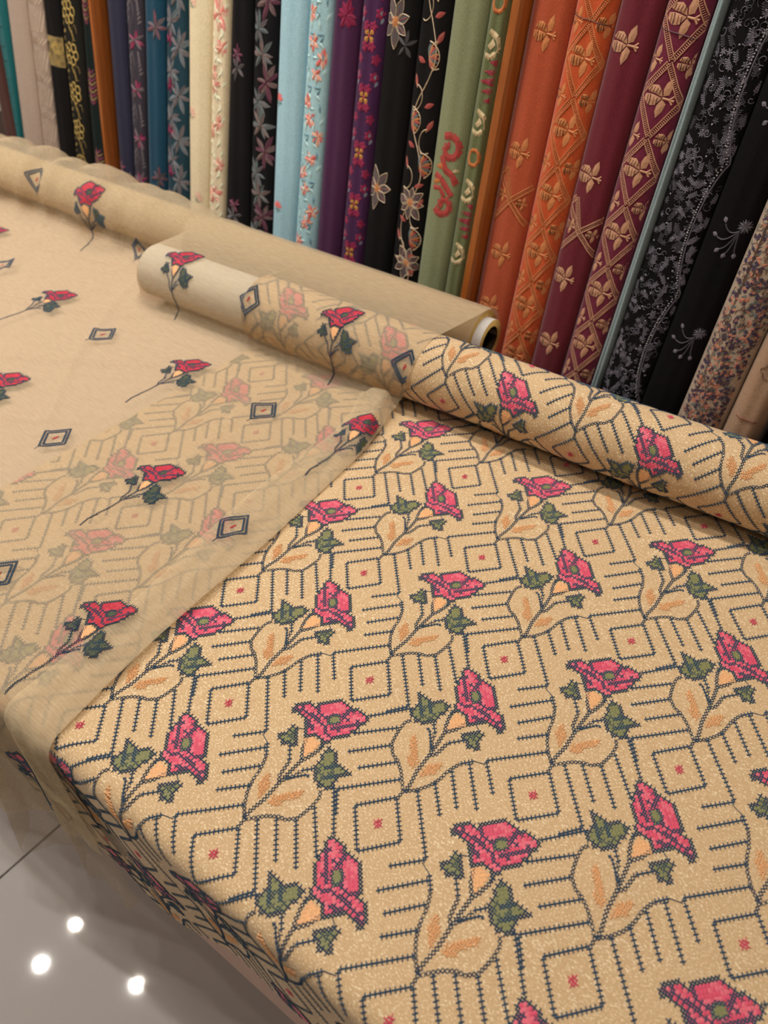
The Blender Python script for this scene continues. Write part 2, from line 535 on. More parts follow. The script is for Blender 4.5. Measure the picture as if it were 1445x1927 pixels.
def unit_parts():
    parts = {}
    parts['flower'] = filled(U['flower'], 0, True, U['lines'] + U['marks'], U['center'], 1.05, 0.03)
    c = Pat()
    for (i, j) in raster(U['calyx'], ST):
        c.cell((i + .5) * ST, (j + .5) * ST, ST, 3, RR.uniform(.4, .7))
    chain(c, [(19.9,23.1),(18.9,20.6),(18.6,17.8)]); chain(c, [(23.7,20.5),(22.6,19.4),(20.4,18.2),(18.6,17.6)])
    parts['calyx'] = c
    parts['leafB'] = filled(U['leafB'], 2, True, [[(24.3,14.8),(26.8,14.8)],[(26.7,12.5),(24.5,12.7)]], None, 1.16, 0.22)
    parts['leafS'] = filled(U['leafS'], 2, True, (), None, 1.22, 0.2)
    s = Pat()
    chain(s, [(18.6,17.6),(16.0,15.4),(13.6,13.2),(10.3,9.9),(7.3,7.9),(6.1,6.6)], 1, 0.92, 1.05)
    ticks(s, [(15.8,22.4),(15.8,18.0)]); chain(s, [(15.8,18.0),(13.6,15.0),(13.5,13.2)])
    ticks(s, [(21.6,15.2),(18.5,15.2)]); chain(s, [(18.5,15.2),(17.4,14.3),(14.7,13.8)])
    ticks(s, [(14.9,13.9),(19.9,14.0),(20.5,13.3)], 1, 0.8, 0.8)
    s.seg((17.3,26.2),(19.2,25.6), 0.2, 1, 0.4)
    parts['stem'] = s
    for k in ('o1', 'o2'):
        p = Pat()
        for (i, j) in raster(U[k], 0.8):
            x, y = (i + .5) * .8 + RR.uniform(-.15, .15), (j + .5) * .8 + RR.uniform(-.15, .15)
            p.cross(x, y, 1.0, 3, RR.uniform(-.4, .4), .26, .7)
        parts[k] = p
    v = Pat()
    wiggle(v, [(6.0,6.1),(5.9,9.5)]); wiggle(v, [(5.9,9.5),(6.3,12.3),(6.9,13.8),(7.6,15.3),(8.9,17.0),(9.6,18.6),(10.2,20.2)])
    ticks(v, [(10.2,20.2),(10.3,23.7)]); v.seg((10.3,23.7),(9.0,26.2), .18, 1, .4)
    wiggle(v, [(6.0,6.1),(8.2,6.2),(11.0,6.1),(13.7,5.5),(15.3,4.5),(17.9,4.4)]); wiggle(v, [(17.9,4.4),(19.4,5.2),(21.5,6.7),(22.9,8.1),(23.2,9.8)])
    wiggle(v, [(6.0,6.1),(4.9,4.9)])
    for t in ([(9.0,6.0),(9.4,-9.0),(3.5,-9.4)], [(13.3,5.3),(13.5,-4.1)], [(17.7,4.3),(17.9,-6.3)], [(21.8,6.4),(22.3,-4.9)], [(26.3,10.1),(26.1,-0.7)],
              [(5.9,9.5),(-9.4,9.9),(-9.2,1.7)], [(6.9,13.8),(-1.0,14.0)], [(9.1,18.1),(-0.1,18.0)], [(10.2,22.5),(-1.2,22.5)]):
        ticks(v, t)
    parts['vine'] = v
    q = Pat()
    ticks(q, [(-4.8,4.7),(5.0,4.6),(4.9,-5.0),(-5.0,-4.9),(-4.8,4.7)])
    for x, y, a in ((-.45,.35,0),(.45,.4,.3),(.35,-.45,.2),(-.5,-.35,.1)):
        q.cross(x, y, 1.05, 0, a, 0.24, 0.7)
    parts['star_square'] = q
    return {k: p.arrays() for k, p in parts.items()}
UNIT = unit_parts()

LS = 0.12 / math.sqrt(2); ASP = 1.128; SHEAR = -0.0315
HS = 0.00065        # metres per unit of stitch height
def place_unit(par, i, j, fn, keep, scale=1.0, mats=STITCH):
    """one repeat whose star sits at lattice point (i, j); odd columns are mirrored"""
    mir = (i + j) % 2 != 0
    def wrap(a, b, h):
        if mir:
            a, b = b, a
        p = i + a / 36.0; q = -j + b / 36.0
        return fn((p - q) * LS, (p + q) * LS * ASP, 0.0004 + h * HS)
    def kp(a, b):
        if mir:
            a, b = b, a
        p = i + a / 36.0; q = -j + b / 36.0
        return keep((p - q) * LS, (p + q) * LS * ASP)
    names = {'flower': 'embroidered_flower', 'calyx': 'calyx', 'leafB': 'leaf', 'leafS': 'leaf', 'stem': 'stem', 'o1': 'apricot_leaf', 'o2': 'apricot_leaf',
             'vine': 'stitched_vine', 'star_square': 'star_square'}
    fl = build_arrays(names['flower'], *UNIT['flower'], wrap, mats, par, kp)
    for k in ('calyx', 'leafB', 'leafS', 'stem', 'o1', 'o2'):
        build_arrays(names[k], *UNIT[k], wrap, mats, fl if fl is not None else par, kp)
    for k in ('vine', 'star_square'):
        build_arrays(names[k], *UNIT[k], wrap, mats, par, kp)

# ------------------------------------------------------------------ embroidered georgette: spread cloth
PX0, PX1, PA0, PA1 = -0.495, 0.70, -0.56, 0.50
RB = 0.017
def hem_arc(x):
    """how far down the cloth hangs past the counter edge"""
    return np.interp(x, [-0.5, -0.30, -0.12, -0.05, 0.02, 0.10, 0.20, 0.70], [0.22, 0.225, 0.235, 0.20, 0.15, 0.125, 0.10, 0.09])
def ripple(x, y):
    return 0.0009 * (np.sin(9 * x + 14 * y + 0.6) + 0.7 * np.sin(23 * x - 11 * y + 1.9) + 0.5 * np.sin(-17 * x + 31 * y))
def fold_over(x, a, R, z0, lift, out=0.0):
    """flat on the counter, round over its edge, then straight down"""
    ye = y_edge(x) - out
    yb = ye + R
    t = yb - a
    ph = np.clip(t / R, 0, math.pi / 2)
    y = np.where(t <= 0, a, yb - R * np.sin(ph))
    z = np.where(t <= 0, z0 + lift, z0 + lift * (1 - ph / (math.pi / 2)) - R * (1 - np.cos(ph)) - np.maximum(t - R * math.pi / 2, 0))
    return y, z
nx, na = 200, 266
gx = np.linspace(PX0, PX1, nx)[:, None] * np.ones((1, na)); ga = np.linspace(PA0, PA1, na)[None, :] * np.ones((nx, 1))
yy, zz = fold_over(gx, ga, RB, 0.0, ripple(gx, ga))
yy = yy + np.where(zz < -RB, 0.0025 * np.sin(34 * gx + 1.0) * np.clip((-zz - RB) * 12, 0, 1), 0)
SPREAD = Surf(np.stack([gx, yy, zz], -1), PX0, PX1, PA0, PA1)

geo = thing('embroidered_fabric', 'beige georgette embroidered all over with pink flowers, half unrolled across the counter', 'fabric', (0.1, 0.15, 0.0))
def hem_a(x):
    return y_edge(x) + RB - RB * math.pi / 2 - hem_arc(x)
ncx, nca = 190, 240
cx = np.linspace(PX0, PX1, ncx)[None, :] * np.ones((nca, 1))
r = np.linspace(0, 1, nca)[:, None]
ca = hem_a(cx) * (1 - r) + 0.46 * r
V = SPREAD.at(cx.ravel(), ca.ravel(), 0.0)
mesh_obj('spread_cloth', V, grid_faces(nca, ncx), 'georgette', geo, smooth=True)

# the roll the cloth comes from
R1, Z1 = 0.045, 0.0475
def y1(x):
    return 0.405 + 0.09 * np.asarray(x)
AX1 = np.array([1, 0.09, 0]) / math.hypot(1, 0.09); NR1 = np.array([-AX1[1], AX1[0], 0])
def roll_pt(x, a, h):
    """x along the axis, a arc from the front of the roll upwards"""
    x = np.asarray(x, float); th = np.asarray(a) / R1
    rr = R1 + 0.0008 * np.sin(7 * x + 2 * th) + 0.0007 * np.sin(19 * x - th) + h
    c = np.array([0, 0.405, Z1])
    return c + x[:, None] * AX1 - (rr * np.cos(th))[:, None] * NR1 + (rr * np.sin(th))[:, None] * np.array([0, 0, 1.0])
def tube(name, rad, xa, xb, mat, parent, c0, ax, nseg=64, nlen=2, hole=None, cap_mat=None, fn=None):
    """roll or hollow tube along an axis; hole = inner radius"""
    nr = np.array([-ax[1], ax[0], 0.0])
    V = []; F = []
    for k in range(nlen):
        x = xa + (xb - xa) * k / (nlen - 1)
        for s in range(nseg):
            th = 2 * math.pi * s / nseg
            if fn is not None:
                V.append(fn(np.array([x]), np.array([th * rad]), 0.0)[0])
            else:
                V.append(c0 + x * ax - rad * math.cos(th) * nr + rad * math.sin(th) * np.array([0, 0, 1.0]))
    for k in range(nlen - 1):
        for s in range(nseg):
            F.append((k * nseg + s, k * nseg + (s + 1) % nseg, (k + 1) * nseg + (s + 1) % nseg, (k + 1) * nseg + s))
    mi = [0] * len(F)
    hole = hole or 0.0
    for e, x in ((0, xa), (nlen - 1, xb)):
        b = len(V)
        for s in range(nseg):
            th = 2 * math.pi * s / nseg
            V.append(c0 + x * ax - hole * math.cos(th) * nr + hole * math.sin(th) * np.array([0, 0, 1.0]))
        for s in range(nseg):
            F.append((e * nseg + s, e * nseg + (s + 1) % nseg, b + (s + 1) % nseg, b + s)); mi.append(1)
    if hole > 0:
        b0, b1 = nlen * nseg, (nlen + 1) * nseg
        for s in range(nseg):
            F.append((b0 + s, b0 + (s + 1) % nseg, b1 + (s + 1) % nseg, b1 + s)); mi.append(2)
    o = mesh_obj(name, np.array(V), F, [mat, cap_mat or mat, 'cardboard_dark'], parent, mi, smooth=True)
    return o
C1 = np.array([0, 0.405, Z1])
tube('cloth_roll', R1, -0.502, 0.70, 'georgette', geo, C1, AX1, 72, 90, 0.0395, 'georgette', fn=roll_pt)
tube('core_tube', 0.039, -0.715, 0.70, 'paper_white', geo, C1, AX1, 64, 2, 0.030, 'cardboard')

def keep_spread(x, a):
    x = x + SHEAR * a
    return (x > PX0 + 0.002) & (x < PX1 - 0.01) & (a > hem_a(x) + 0.002) & (a < 0.45)
def fn_spread(x, a, h):
    return SPREAD.at(x + SHEAR * a, a, h)
def keep_roll(x, a):
    x = x - 0.07 * LS; a = a - 0.15 * LS * ASP - 0.04 * x * ASP
    return (x > -0.500) & (x < 0.69) & (a > -1.75 * R1) & (a < 3.5 * R1)
def fn_roll(x, a, h):
    x = x - 0.07 * LS; a = a - 0.15 * LS * ASP - 0.04 * x * ASP
    return roll_pt(x, a, h)
for m in range(-8, 8):            # m = column (i + j), n = row (i - j)
    for n in range(-7, 6):
        if (m + n) % 2:
            continue
        i, j = (m + n) // 2, (m - n) // 2
        xs = m * LS; ys = n * LS * ASP
        if -0.62 < xs < 0.50 and -0.62 < ys < 0.46 and not (xs > 0.40 and ys < -0.1):
            place_unit(geo, i, j, fn_spread, keep_spread)
        if -0.62 < xs < 0.50 and -3.4 <= n <= 2:
            place_unit(geo, i, j, fn_roll, keep_roll)

# ------------------------------------------------------------------ sheer crepe
R2, Z2 = 0.0385, 0.044
def y2(x):
    return 0.497 + 0.055 * (np.asarray(x) + 0.2)
SX0, SX1 = -1.78, -0.06
def wrinkle(x, y):
    """soft creases of the sheer cloth lying on the counter"""
    def crease(p, k, wd):
        return np.exp(-((np.mod(p + k * 0.5, k) - k * 0.5) / wd) ** 2)
    u = x * 0.80 + y * 0.60 + 0.02 * np.sin(9 * y)
    v = -x * 0.45 + y * 0.89 + 0.03 * np.sin(6 * x)
    lw = smoothstep(-0.42, -0.62, x)
    z = 0.0012 * (1 + np.sin(13 * x + 5 * y)) + 0.0010 * (1 + np.sin(-7 * x + 19 * y + 1))
    z = z + lw * 0.0042 * crease(v, 0.145, 0.007) + lw * 0.0036 * crease(u, 0.21, 0.0065)
    z = z + 0.0024 * crease(x * 0.985 + y * 0.17, 0.34, 0.009) * (1 - lw)
    z = z + 0.015 * np.exp(-((x + 0.262) / 0.040) ** 2 - ((y - 0.325) / 0.020) ** 2)
    return z
def profile(x):
    """cross-section at x: list of (y, z) from the counter edge back over the rolls"""
    y_s = 0.27
    c1 = (float(y1(x)), Z1 + 0.0008); c2 = (float(y2(x)), Z2)
    r1 = (R1 if x > -0.50 else 0.0395) + 0.0022
    left = float(smoothstep(-0.70, -0.86, x))
    c2 = (c2[0] - 0.014 * left, c2[1] + 0.008 * left)
    r2 = R2 + 0.003 + left * (0.013 + 0.0035 * math.sin(x * 31) + 0.0025 * math.sin(x * 71 + 1))
    def arc(c, r, a, b, n):
        t = np.linspace(a, b, n)
        return np.stack([c[0] + r * np.cos(t), c[1] + r * np.sin(t)], 1)
    def bez(p0, p1, p2, n):
        t = np.linspace(0, 1, n)[:, None]
        return (1 - t) ** 2 * np.array(p0) + 2 * t * (1 - t) * np.array(p1) + t * t * np.array(p2)
    zt = 0.0035
    def start(c, r, a0, reach):
        e = np.array([c[0] + r * math.cos(a0), c[1] + r * math.sin(a0)])
        tan = np.array([math.sin(a0), -math.cos(a0)])
        k = (e[1] - zt) / max(tan[1], 1e-3)
        ctl = e - tan * k
        p0 = (min(c[0] - r - reach, ctl[0] - 0.012), zt)
        return np.vstack([[(y_s, zt)], bez(p0, (ctl[0], zt), e, 14)])
    # A: over the front roll, then across to the rear roll
    d = np.array(c2) - np.array(c1); D = np.hypot(*d)
    al = math.atan2(d[1], d[0]) + math.acos((r1 - r2) / D)
    aA = math.radians(203)
    A = np.vstack([start(c1, r1, aA, 0.012), arc(c1, r1, aA, al, 40)[1:], arc(c2, r2, al, -1.45, 50)])
    # B: only the rear roll
    aB = math.radians(190)
    B = np.vstack([start(c2, r2, aB, 0.05), arc(c2, r2, aB, -1.45, 70)[1:]])
    def res(P, n):
        s = np.concatenate([[0], np.cumsum(np.hypot(*np.diff(P, axis=0).T))])
        t = np.linspace(0, s[-1], n)
        return np.stack([np.interp(t, s, P[:, 0]), np.interp(t, s, P[:, 1])], 1)
    k = float(smoothstep(-0.755, -0.705, x))
    if k >= 1:
        return A
    if k <= 0:
        return B
    return res(A, 160) * k + res(B, 160) * (1 - k)
SA0, SA1 = -0.62, 0.66
snx, sna = 345, 430
sx = np.linspace(SX0, SX1, snx); sa = np.linspace(SA0, SA1, sna)
TP = np.zeros((snx, sna, 3))
for ix, x in enumerate(sx):
    P = profile(x)
    s = 0.27 + np.concatenate([[0], np.cumsum(np.hypot(*np.diff(P, axis=0).T))])
    yb, zb = np.interp(sa, s, P[:, 0]), np.interp(sa, s, P[:, 1])
    xa = np.full(sna, x)
    yf, zf = fold_over(xa, sa, 0.019, 0.0035, wrinkle(xa, np.clip(sa, -.3, .33)), 0.0035)
    dep = np.clip(0.0035 - 0.019 - zf, 0, None)
    yf = yf - np.where(sa < -0.18, 0.05 * dep * (1 + 0.8 * np.sin(36 * x + 0.4)) + 0.05 * dep * np.clip(np.sin(58 * x + 1.2), -0.3, 1), 0)
    back = sa > 0.27
    wr = wrinkle(xa, np.clip(sa, -.3, .36)) * np.clip((0.40 - sa) / 0.10, 0, 1)
    TP[ix, :, 0] = x
    TP[ix, :, 1] = np.where(back, yb, yf)
    TP[ix, :, 2] = np.where(back, zb + wr, zf)
# small gathers along the rolls, mostly towards the far end
gxx = sx[:, None]; gaa = sa[None, :]
lump = smoothstep(-0.60, -0.95, gxx) * np.clip((gaa - 0.34) / 0.08, 0, 1)
amp = 0.0042 * np.sin(62 * gxx + 9 * gaa + 2 * np.sin(17 * gxx)) + 0.0024 * np.sin(104 * gxx - 14 * gaa)
tmp = Surf(TP, SX0, SX1, SA0, SA1)
TP = TP + tmp.N * (lump * (amp + 0.004))[..., None]
SHEER = Surf(TP, SX0, SX1, SA0, SA1)
def x_end(a):
    """right-hand selvedge of the sheer cloth"""
    return np.interp(a, [-0.40, -0.30, -0.218, -0.155, -0.09, -0.02, 0.059, 0.153, 0.246, 0.315, 0.345, 0.375, 0.42, 0.47, 0.55, 0.66],
                     [-0.128, -0.148, -0.166, -0.176, -0.183, -0.188, -0.193, -0.203, -0.212, -0.230, -0.236, -0.222, -0.217, -0.214, -0.212, -0.213])
def hem_sheer(x):
    return -0.245 - np.interp(x, [-1.78, -0.7, -0.5, -0.35, -0.3, -0.21, -0.15, -0.10], [0.30, 0.30, 0.29, 0.235, 0.215, 0.15, 0.115, 0.10])
sh = thing('sheer_fabric', 'sheer cream crepe with scattered red flowers and diamonds, spread from its rear tube', 'fabric', (-0.7, 0.2, 0.0))
nr_, nc_ = 330, 330
c = np.linspace(0, 1, nc_)[None, :] ** 0.85; rr_ = np.linspace(0, 1, nr_)[:, None]
xg = -1.76 + c * 1.60 + 0 * rr_
ag = hem_sheer(xg) * (1 - rr_) + 0.655 * rr_
xg = -1.76 + c * (x_end(ag) + 1.76)
mesh_obj('sheer_sheet', SHEER.at(xg.ravel(), ag.ravel(), 0.0), grid_faces(nr_, nc_), 'sheer_crepe', sh, smooth=True)
# turned-back selvedge band: a second thickness along the edge
def band_w(a):
    return 0.058 + 0.007 * np.sin(a * 17)
def band_h(x, a):
    """height of the turned-back band above the sheet (0 outside it)"""
    c = 1 - (x_end(a) - x) / band_w(a)
    on = (c > 0) & (c < 1.05) & (a > -0.315) & (a < 0.330)
    c = np.clip(c, 0, 1)
    sn = np.sin(math.pi * c)
    h = 0.0008 + 0.013 * smoothstep(0.17, 0.30, a) * np.sin(math.pi * c ** 1.6) + 0.0042 * np.clip(sn, 0, 1) ** 0.7 + 0.0014 * np.sin(c * 13 + a * 12) * sn
    return np.where(on, h, 0.0)
c = np.linspace(0, 1, 34)[None, :]; rr_ = np.linspace(0, 1, 220)[:, None]
ag = -0.315 * (1 - rr_) + 0.330 * rr_ + 0 * c
xg = x_end(ag) - band_w(ag) * (1 - c)
hg = np.maximum(band_h(xg, ag), 0.0008)
mesh_obj('selvedge_band', SHEER.at(xg.ravel(), ag.ravel(), hg.ravel()), grid_faces(220, 34), 'sheer_hem', sh, smooth=True)
# under layer that hangs lower than the top one
c = np.linspace(0, 1, 120)[None, :]; rr_ = np.linspace(0, 1, 70)[:, None]
a_lo = lambda x: -0.245 - np.interp(x, [-0.9, -0.5, -0.35, -0.2, -0.12, -0.08], [0.40, 0.38, 0.34, 0.26, 0.19, 0.13])
xg = -0.85 + c * 0.75 + 0 * rr_
ag = a_lo(xg) * (1 - rr_) - 0.215 * rr_
xe2 = np.interp(ag, [-0.45, -0.34, -0.26, -0.21], [-0.085, -0.105, -0.145, -0.168])
xg = -0.85 + c * (xe2 + 0.85)
mesh_obj('under_layer', SHEER.at(xg.ravel(), ag.ravel(), (-0.0016 - 0.004 * np.clip(-0.25 - ag, 0, .1) * 3 * np.abs(np.sin(25 * xg))).ravel()), grid_faces(70, 120), 'sheer_single', sh, smooth=True)
# its own roll
AX2 = np.array([1, 0.055, 0]) / math.hypot(1, 0.055)
C2 = np.array([0, 0.497 + 0.055 * 0.2, Z2])
tube('wrapped_layers', R2, -1.76, -0.2145, 'sheer_layers', sh, C2, AX2, 64, 2, 0.030, 'cardboard')
tube('core_tube', 0.0295, -1.78, -0.2015, 'paper_white', sh, C2, AX2, 64, 2, 0.0205, 'cardboard')

DIA = Pat()
for s_ in (4.9, 3.7):
    pts = [(-s_, s_), (s_, s_), (s_, -s_), (-s_, -s_), (-s_, s_)]
    for x, y, a in walk(pts, 0.75):
        DIA.cross(x, y, 0.85, 1, a, 0.34, 0.7)
DIA.line([(-5, -5), (-6.4, -6.4)], .35, 1)
for x, y, a in ((0, 0, .2), (.6, .4, 0), (-.6, -.3, .4)):
    DIA.cross(x, y, 1.0, 0, a, .3, .7)
DIA_A = DIA.arrays()
def sheer_motif(kind, X, A, k=0.86, rot=0.0):
    cr, sr = math.cos(rot), math.sin(rot)
    def wrap(a, b, h):
        if kind == 'flower':
            a = a - 24.0; b = b - 24.0
        u = (a - b) / 36.0 * LS * k; v = (a + b) / 36.0 * LS * ASP * k
        u, v = u * cr - v * sr, u * sr + v * cr
        return X + u, A + v
    def fn(a, b, h):
        u, v = wrap(a, b, h)
        return SHEER.at(u, v, 0.0005 + h * HS + band_h(u, v))
    def kp(a, b):
        u, v = wrap(a, b, 0)
        return (u < x_end(v) - 0.001) & (u > -1.74) & (v > hem_sheer(u) + .002) & (v < .64)
    if kind == 'diamond':
        build_arrays('embroidered_diamond', *DIA_A, fn, SHEER_STITCH, sh, kp)
        return
    fl = build_arrays('embroidered_flower', *UNIT['flower'], fn, SHEER_STITCH, sh, kp)
    for q, nm in (('calyx', 'calyx'), ('leafB', 'leaf'), ('leafS', 'leaf'), ('stem', 'stem')):
        build_arrays(nm, *UNIT[q], fn, SHEER_STITCH, fl if fl is not None else sh, kp)
    tl = Pat(); chain(tl, [(6.6, 7.0), (4.0, 5.2), (2.0, 2.0)], 1, .6, .8)
    build_arrays('stem_tail', *tl.arrays(), fn, SHEER_STITCH, fl if fl is not None else sh, kp)
for X, A in ((-0.835, 0.225), (-0.515, 0.222), (-0.232, 0.262), (-1.141, 0.29), (-0.68, 0.045), (-0.365, 0.050), (-0.238, -0.115), (-1.0, 0.05),
             (-0.635, 0.402), (-0.340, 0.420), (-0.945, 0.450), (-0.52, -0.12), (-1.32, .41), (-0.245, -0.345)):
    sheer_motif('flower', X, A)
for X, A in ((-1.0, 0.235), (-0.685, 0.208), (-0.363, 0.222), (-0.523, 0.022), (-0.235, 0.052), (-0.369, -0.145), (-0.487, 0.395), (-0.835, 0.407),
             (-1.105, 0.448), (-0.84, 0.04), (-0.69, -.14), (-0.228, 0.405)):
    sheer_motif('diamond', X, A)
# ------------------------------------------------------------------ bolts standing in the rack
T = {}
def th_mat(key, rgb):
    nm = key + '_embroidery'
    if nm not in MATS:
        q = srgb(*rgb)
        thread(nm, tuple(min(0.9, c * 1.4) for c in q[:3]) + (1.0,))
    return nm

class Bolt:
    def __init__(self, label, lt, lb, rt, rb, cloth_col, bulge=0.0085, top=1.06, depth=0.15, var=0.08, bump=0.25, sheen=0.15, group=None):
        """edges of the front face: left/right at t = 0.33 (lt, rt) and at t = 0.02 (lb, rb)"""
        self.dl = (lt - lb) / 0.31; self.dr = (rt - rb) / 0.31
        self.l0 = lb - 0.02 * self.dl + 0.0004; self.r0 = rb - 0.02 * self.dr - 0.0004
        self.bulge = bulge; self.top = top
        self.w = self.r0 - self.l0
        self.sd = random.uniform(0, 9)
        mid = (self.l0 + self.r0) / 2
        self.o = thing('fabric_bolt', label, 'fabric bolt', (mid, 0.64, 0.0))
        nm = 'bolt_%02d' % len(T); T[nm] = 1
        cloth_col = tuple(min(0.92, q * (1.32 if max(cloth_col[:3]) > 0.02 else 1.0)) for q in cloth_col[:3]) + (1.0,)
        cloth(nm, cloth_col, var, bump, 650, 0.9, sheen * min(1.0, max(cloth_col[:3]) * 6))
        ts = np.concatenate([[-0.05, -0.048, -0.044], np.linspace(-0.03, top - 0.02, 44), [top - 0.004, top]])
        us = np.linspace(-1, 1, 17)
        V = []; n = 0
        for k, t in enumerate(ts):
            sh_ = 0.94 if k in (0, len(ts) - 1) else (0.985 if k in (1, len(ts) - 2) else 1.0)
            x, y, z = self.pos(us * sh_, np.full(17, t))
            ring = list(zip(x, y, z))
            xl, _, _ = self.pos(np.array([-sh_]), np.array([t])); xr, _, _ = self.pos(np.array([sh_]), np.array([t]))
            for q in (0.5, 1.0):
                ring.append((xr[0] - (0.006 if q == 1 else 0), 0.585 + depth * q + t * LEAN[1], t * LEAN[2]))
            for q in (1.0, 0.5):
                ring.append((xl[0] + (0.006 if q == 1 else 0), 0.585 + depth * q + t * LEAN[1], t * LEAN[2]))
            n = len(ring); V += ring
        F = []
        for r in range(len(ts) - 1):
            for k in range(n):
                F.append((r * n + k, r * n + (k + 1) % n, (r + 1) * n + (k + 1) % n, (r + 1) * n + k))
        F.append(tuple(range(n - 1, -1, -1))); F.append(tuple(range((len(ts) - 1) * n, len(ts) * n)))
        mesh_obj('folded_cloth', V, F, nm, self.o, smooth=True)
    def pos(self, u, t):
        l = self.l0 + self.dl * t + LEAN[0] * t; r_ = self.r0 + self.dr * t + LEAN[0] * t
        x = l + (r_ - l) * (u + 1) / 2
        b = self.bulge * (1 - np.abs(u) ** 3.2) + (0.0008 * np.sin(t * 23 + self.sd + u * 2) + 0.0007 * np.sin(u * 7 + self.sd * 3 + t * 3)) * (1 - u * u)
        return x, 0.591 - b + t * LEAN[1] - 0.0, t * LEAN[2]
    def fn(self, s, t, h):
        """s, t in metres on the face (s from the centre line)"""
        hw = self.w / 2
        u = np.clip(s / hw, -1, 1)
        x, y, z = self.pos(u, t)
        e = 1e-3
        x2, y2_, z2_ = self.pos(np.clip(u + e, -1, 1.01), t)
        nx_ = -(y2_ - y); ny_ = (x2 - x)
        L = np.hypot(nx_, ny_) + 1e-12
        h = 0.0003 + np.asarray(h) * 0.001
        return np.stack([x - nx_ / L * -h * 1.0 * np.sign(1), y - ny_ / L * h, z], 1)
    def put(self, P, name, mats, kind=None, label=None):
        hw = self.w / 2 * 0.985
        V, F, M = split_wide(*P.arrays())
        o = build_arrays(name, V, F, M, self.fn, mats, self.o, lambda s, t: (np.abs(s) <= hw * 1.22) & (t > -0.04) & (t < self.top - 0.01))
        if o is not None and kind:
            o['kind'] = kind
        if o is not None and label:
            o['label'] = label
        return o

def split_wide(V, F, M, lim=0.0065):
    """cut wide faces into smaller ones so they follow the rounded front of a bolt"""
    tri, mi = [], []
    for q, m in zip(F, M):
        for k in range(1, len(q) - 1):
            tri.append((q[0], q[k], q[k + 1])); mi.append(m)
    T_ = V[np.array(tri)] if tri else np.zeros((0, 3, 3)); mi = np.array(mi)
    for it in range(4):
        wd = T_[:, :, 0].max(1) - T_[:, :, 0].min(1)
        big = wd > lim
        if not big.any():
            break
        B_ = T_[big]; mb = mi[big]
        ab, bc, ca = (B_[:, 0] + B_[:, 1]) / 2, (B_[:, 1] + B_[:, 2]) / 2, (B_[:, 2] + B_[:, 0]) / 2
        new = np.concatenate([np.stack([B_[:, 0], ab, ca], 1), np.stack([ab, B_[:, 1], bc], 1), np.stack([ca, bc, B_[:, 2]], 1), np.stack([ab, bc, ca], 1)])
        T_ = np.concatenate([T_[~big], new]); mi = np.concatenate([mi[~big], np.tile(mb, 4)])
    return T_.reshape(-1, 3), [(3 * k, 3 * k + 1, 3 * k + 2) for k in range(len(T_))], mi

def curve(f, a, b, n):
    return [f(a + (b - a) * k / n) for k in range(n + 1)]

# motif builders ---------------------------------------------------------
def lily(B, s, t, r, mats, n=6, a0=0.0, name='embroidered_flower', wd=0.30):
    """many-petalled bloom: outlined petals with veins"""
    P = Pat()
    for k in range(n):
        a = a0 + 2 * math.pi * k / n + random.uniform(-.28, .28)
        L = r * random.uniform(.9, 1.35)
        P.petal(s, t, a, L, L * wd, k % 2 if len(mats) > 1 else 0, 0.5)
        P.seg((s + math.cos(a + .22) * L * .3, t + math.sin(a + .22) * L * .3), (s + math.cos(a + .12) * L * .8, t + math.sin(a + .12) * L * .8), .0007, (k + 1) % 2 if len(mats) > 1 else 0, 0.9)
        P.seg((s, t), (s + math.cos(a) * L * .95, t + math.sin(a) * L * .95), .0009, len(mats) - 1, 0.9)
    return B.put(P, name, mats)
def outlined_flower(B, s, t, r, a0=0.0, n=7):
    """black-ground bloom: grey petals with cream edges, rust heart"""
    P = Pat()
    for k in range(n):
        a = a0 + 2 * math.pi * k / n
        L = r * (0.85 + 0.25 * ((k * 7) % 3) / 2)
        P.petal(s, t, a, L, L * .46, 1, 0.35)
        c_, s_ = math.cos(a), math.sin(a)
        for sg in (1, -1):
            pts = [(s + (q * L) * c_ - sg * L * .23 * math.sin(math.pi * q) * s_, t + (q * L) * s_ + sg * L * .23 * math.sin(math.pi * q) * c_) for q in np.linspace(.15, 1, 6)]
            P.line(pts, .0011, 0, 0.7)
        P.seg((s + .3 * L * c_, t + .3 * L * s_), (s + .85 * L * c_, t + .85 * L * s_), .0012, 2, 0.7)
    P.fan([(s + r * .26 * math.cos(q), t + r * .26 * math.sin(q)) for q in np.linspace(0, 2 * math.pi, 10)[:-1]], 3, 0.9)
    return B.put(P, 'embroidered_flower', [th_mat('cream', (190, 168, 140)), th_mat('slate', (72, 70, 72)), th_mat('rust', (150, 70, 66)), th_mat('ochre', (168, 110, 66))])
def sprig(B, s, t, r, mats, a0=0.9, name='embroidered_sprig'):
    """small bloom with a stalk and two leaves: mats = petal, leaf"""
    P = Pat()
    for k in range(5):
        a = a0 + (k - 2) * 0.62
        P.petal(s, t, a, r * .7, r * .30, 0, .5)
    P.seg((s, t), (s - r * .6 * math.cos(a0), t - r * .6 * math.sin(a0)), .0010, 1, .5)
    for sg in (1, -1):
        P.petal(s - r * .3 * math.cos(a0), t - r * .3 * math.sin(a0), a0 + sg * 1.3, r * .5, r * .18, 1, .5)
    return B.put(P, name, mats)
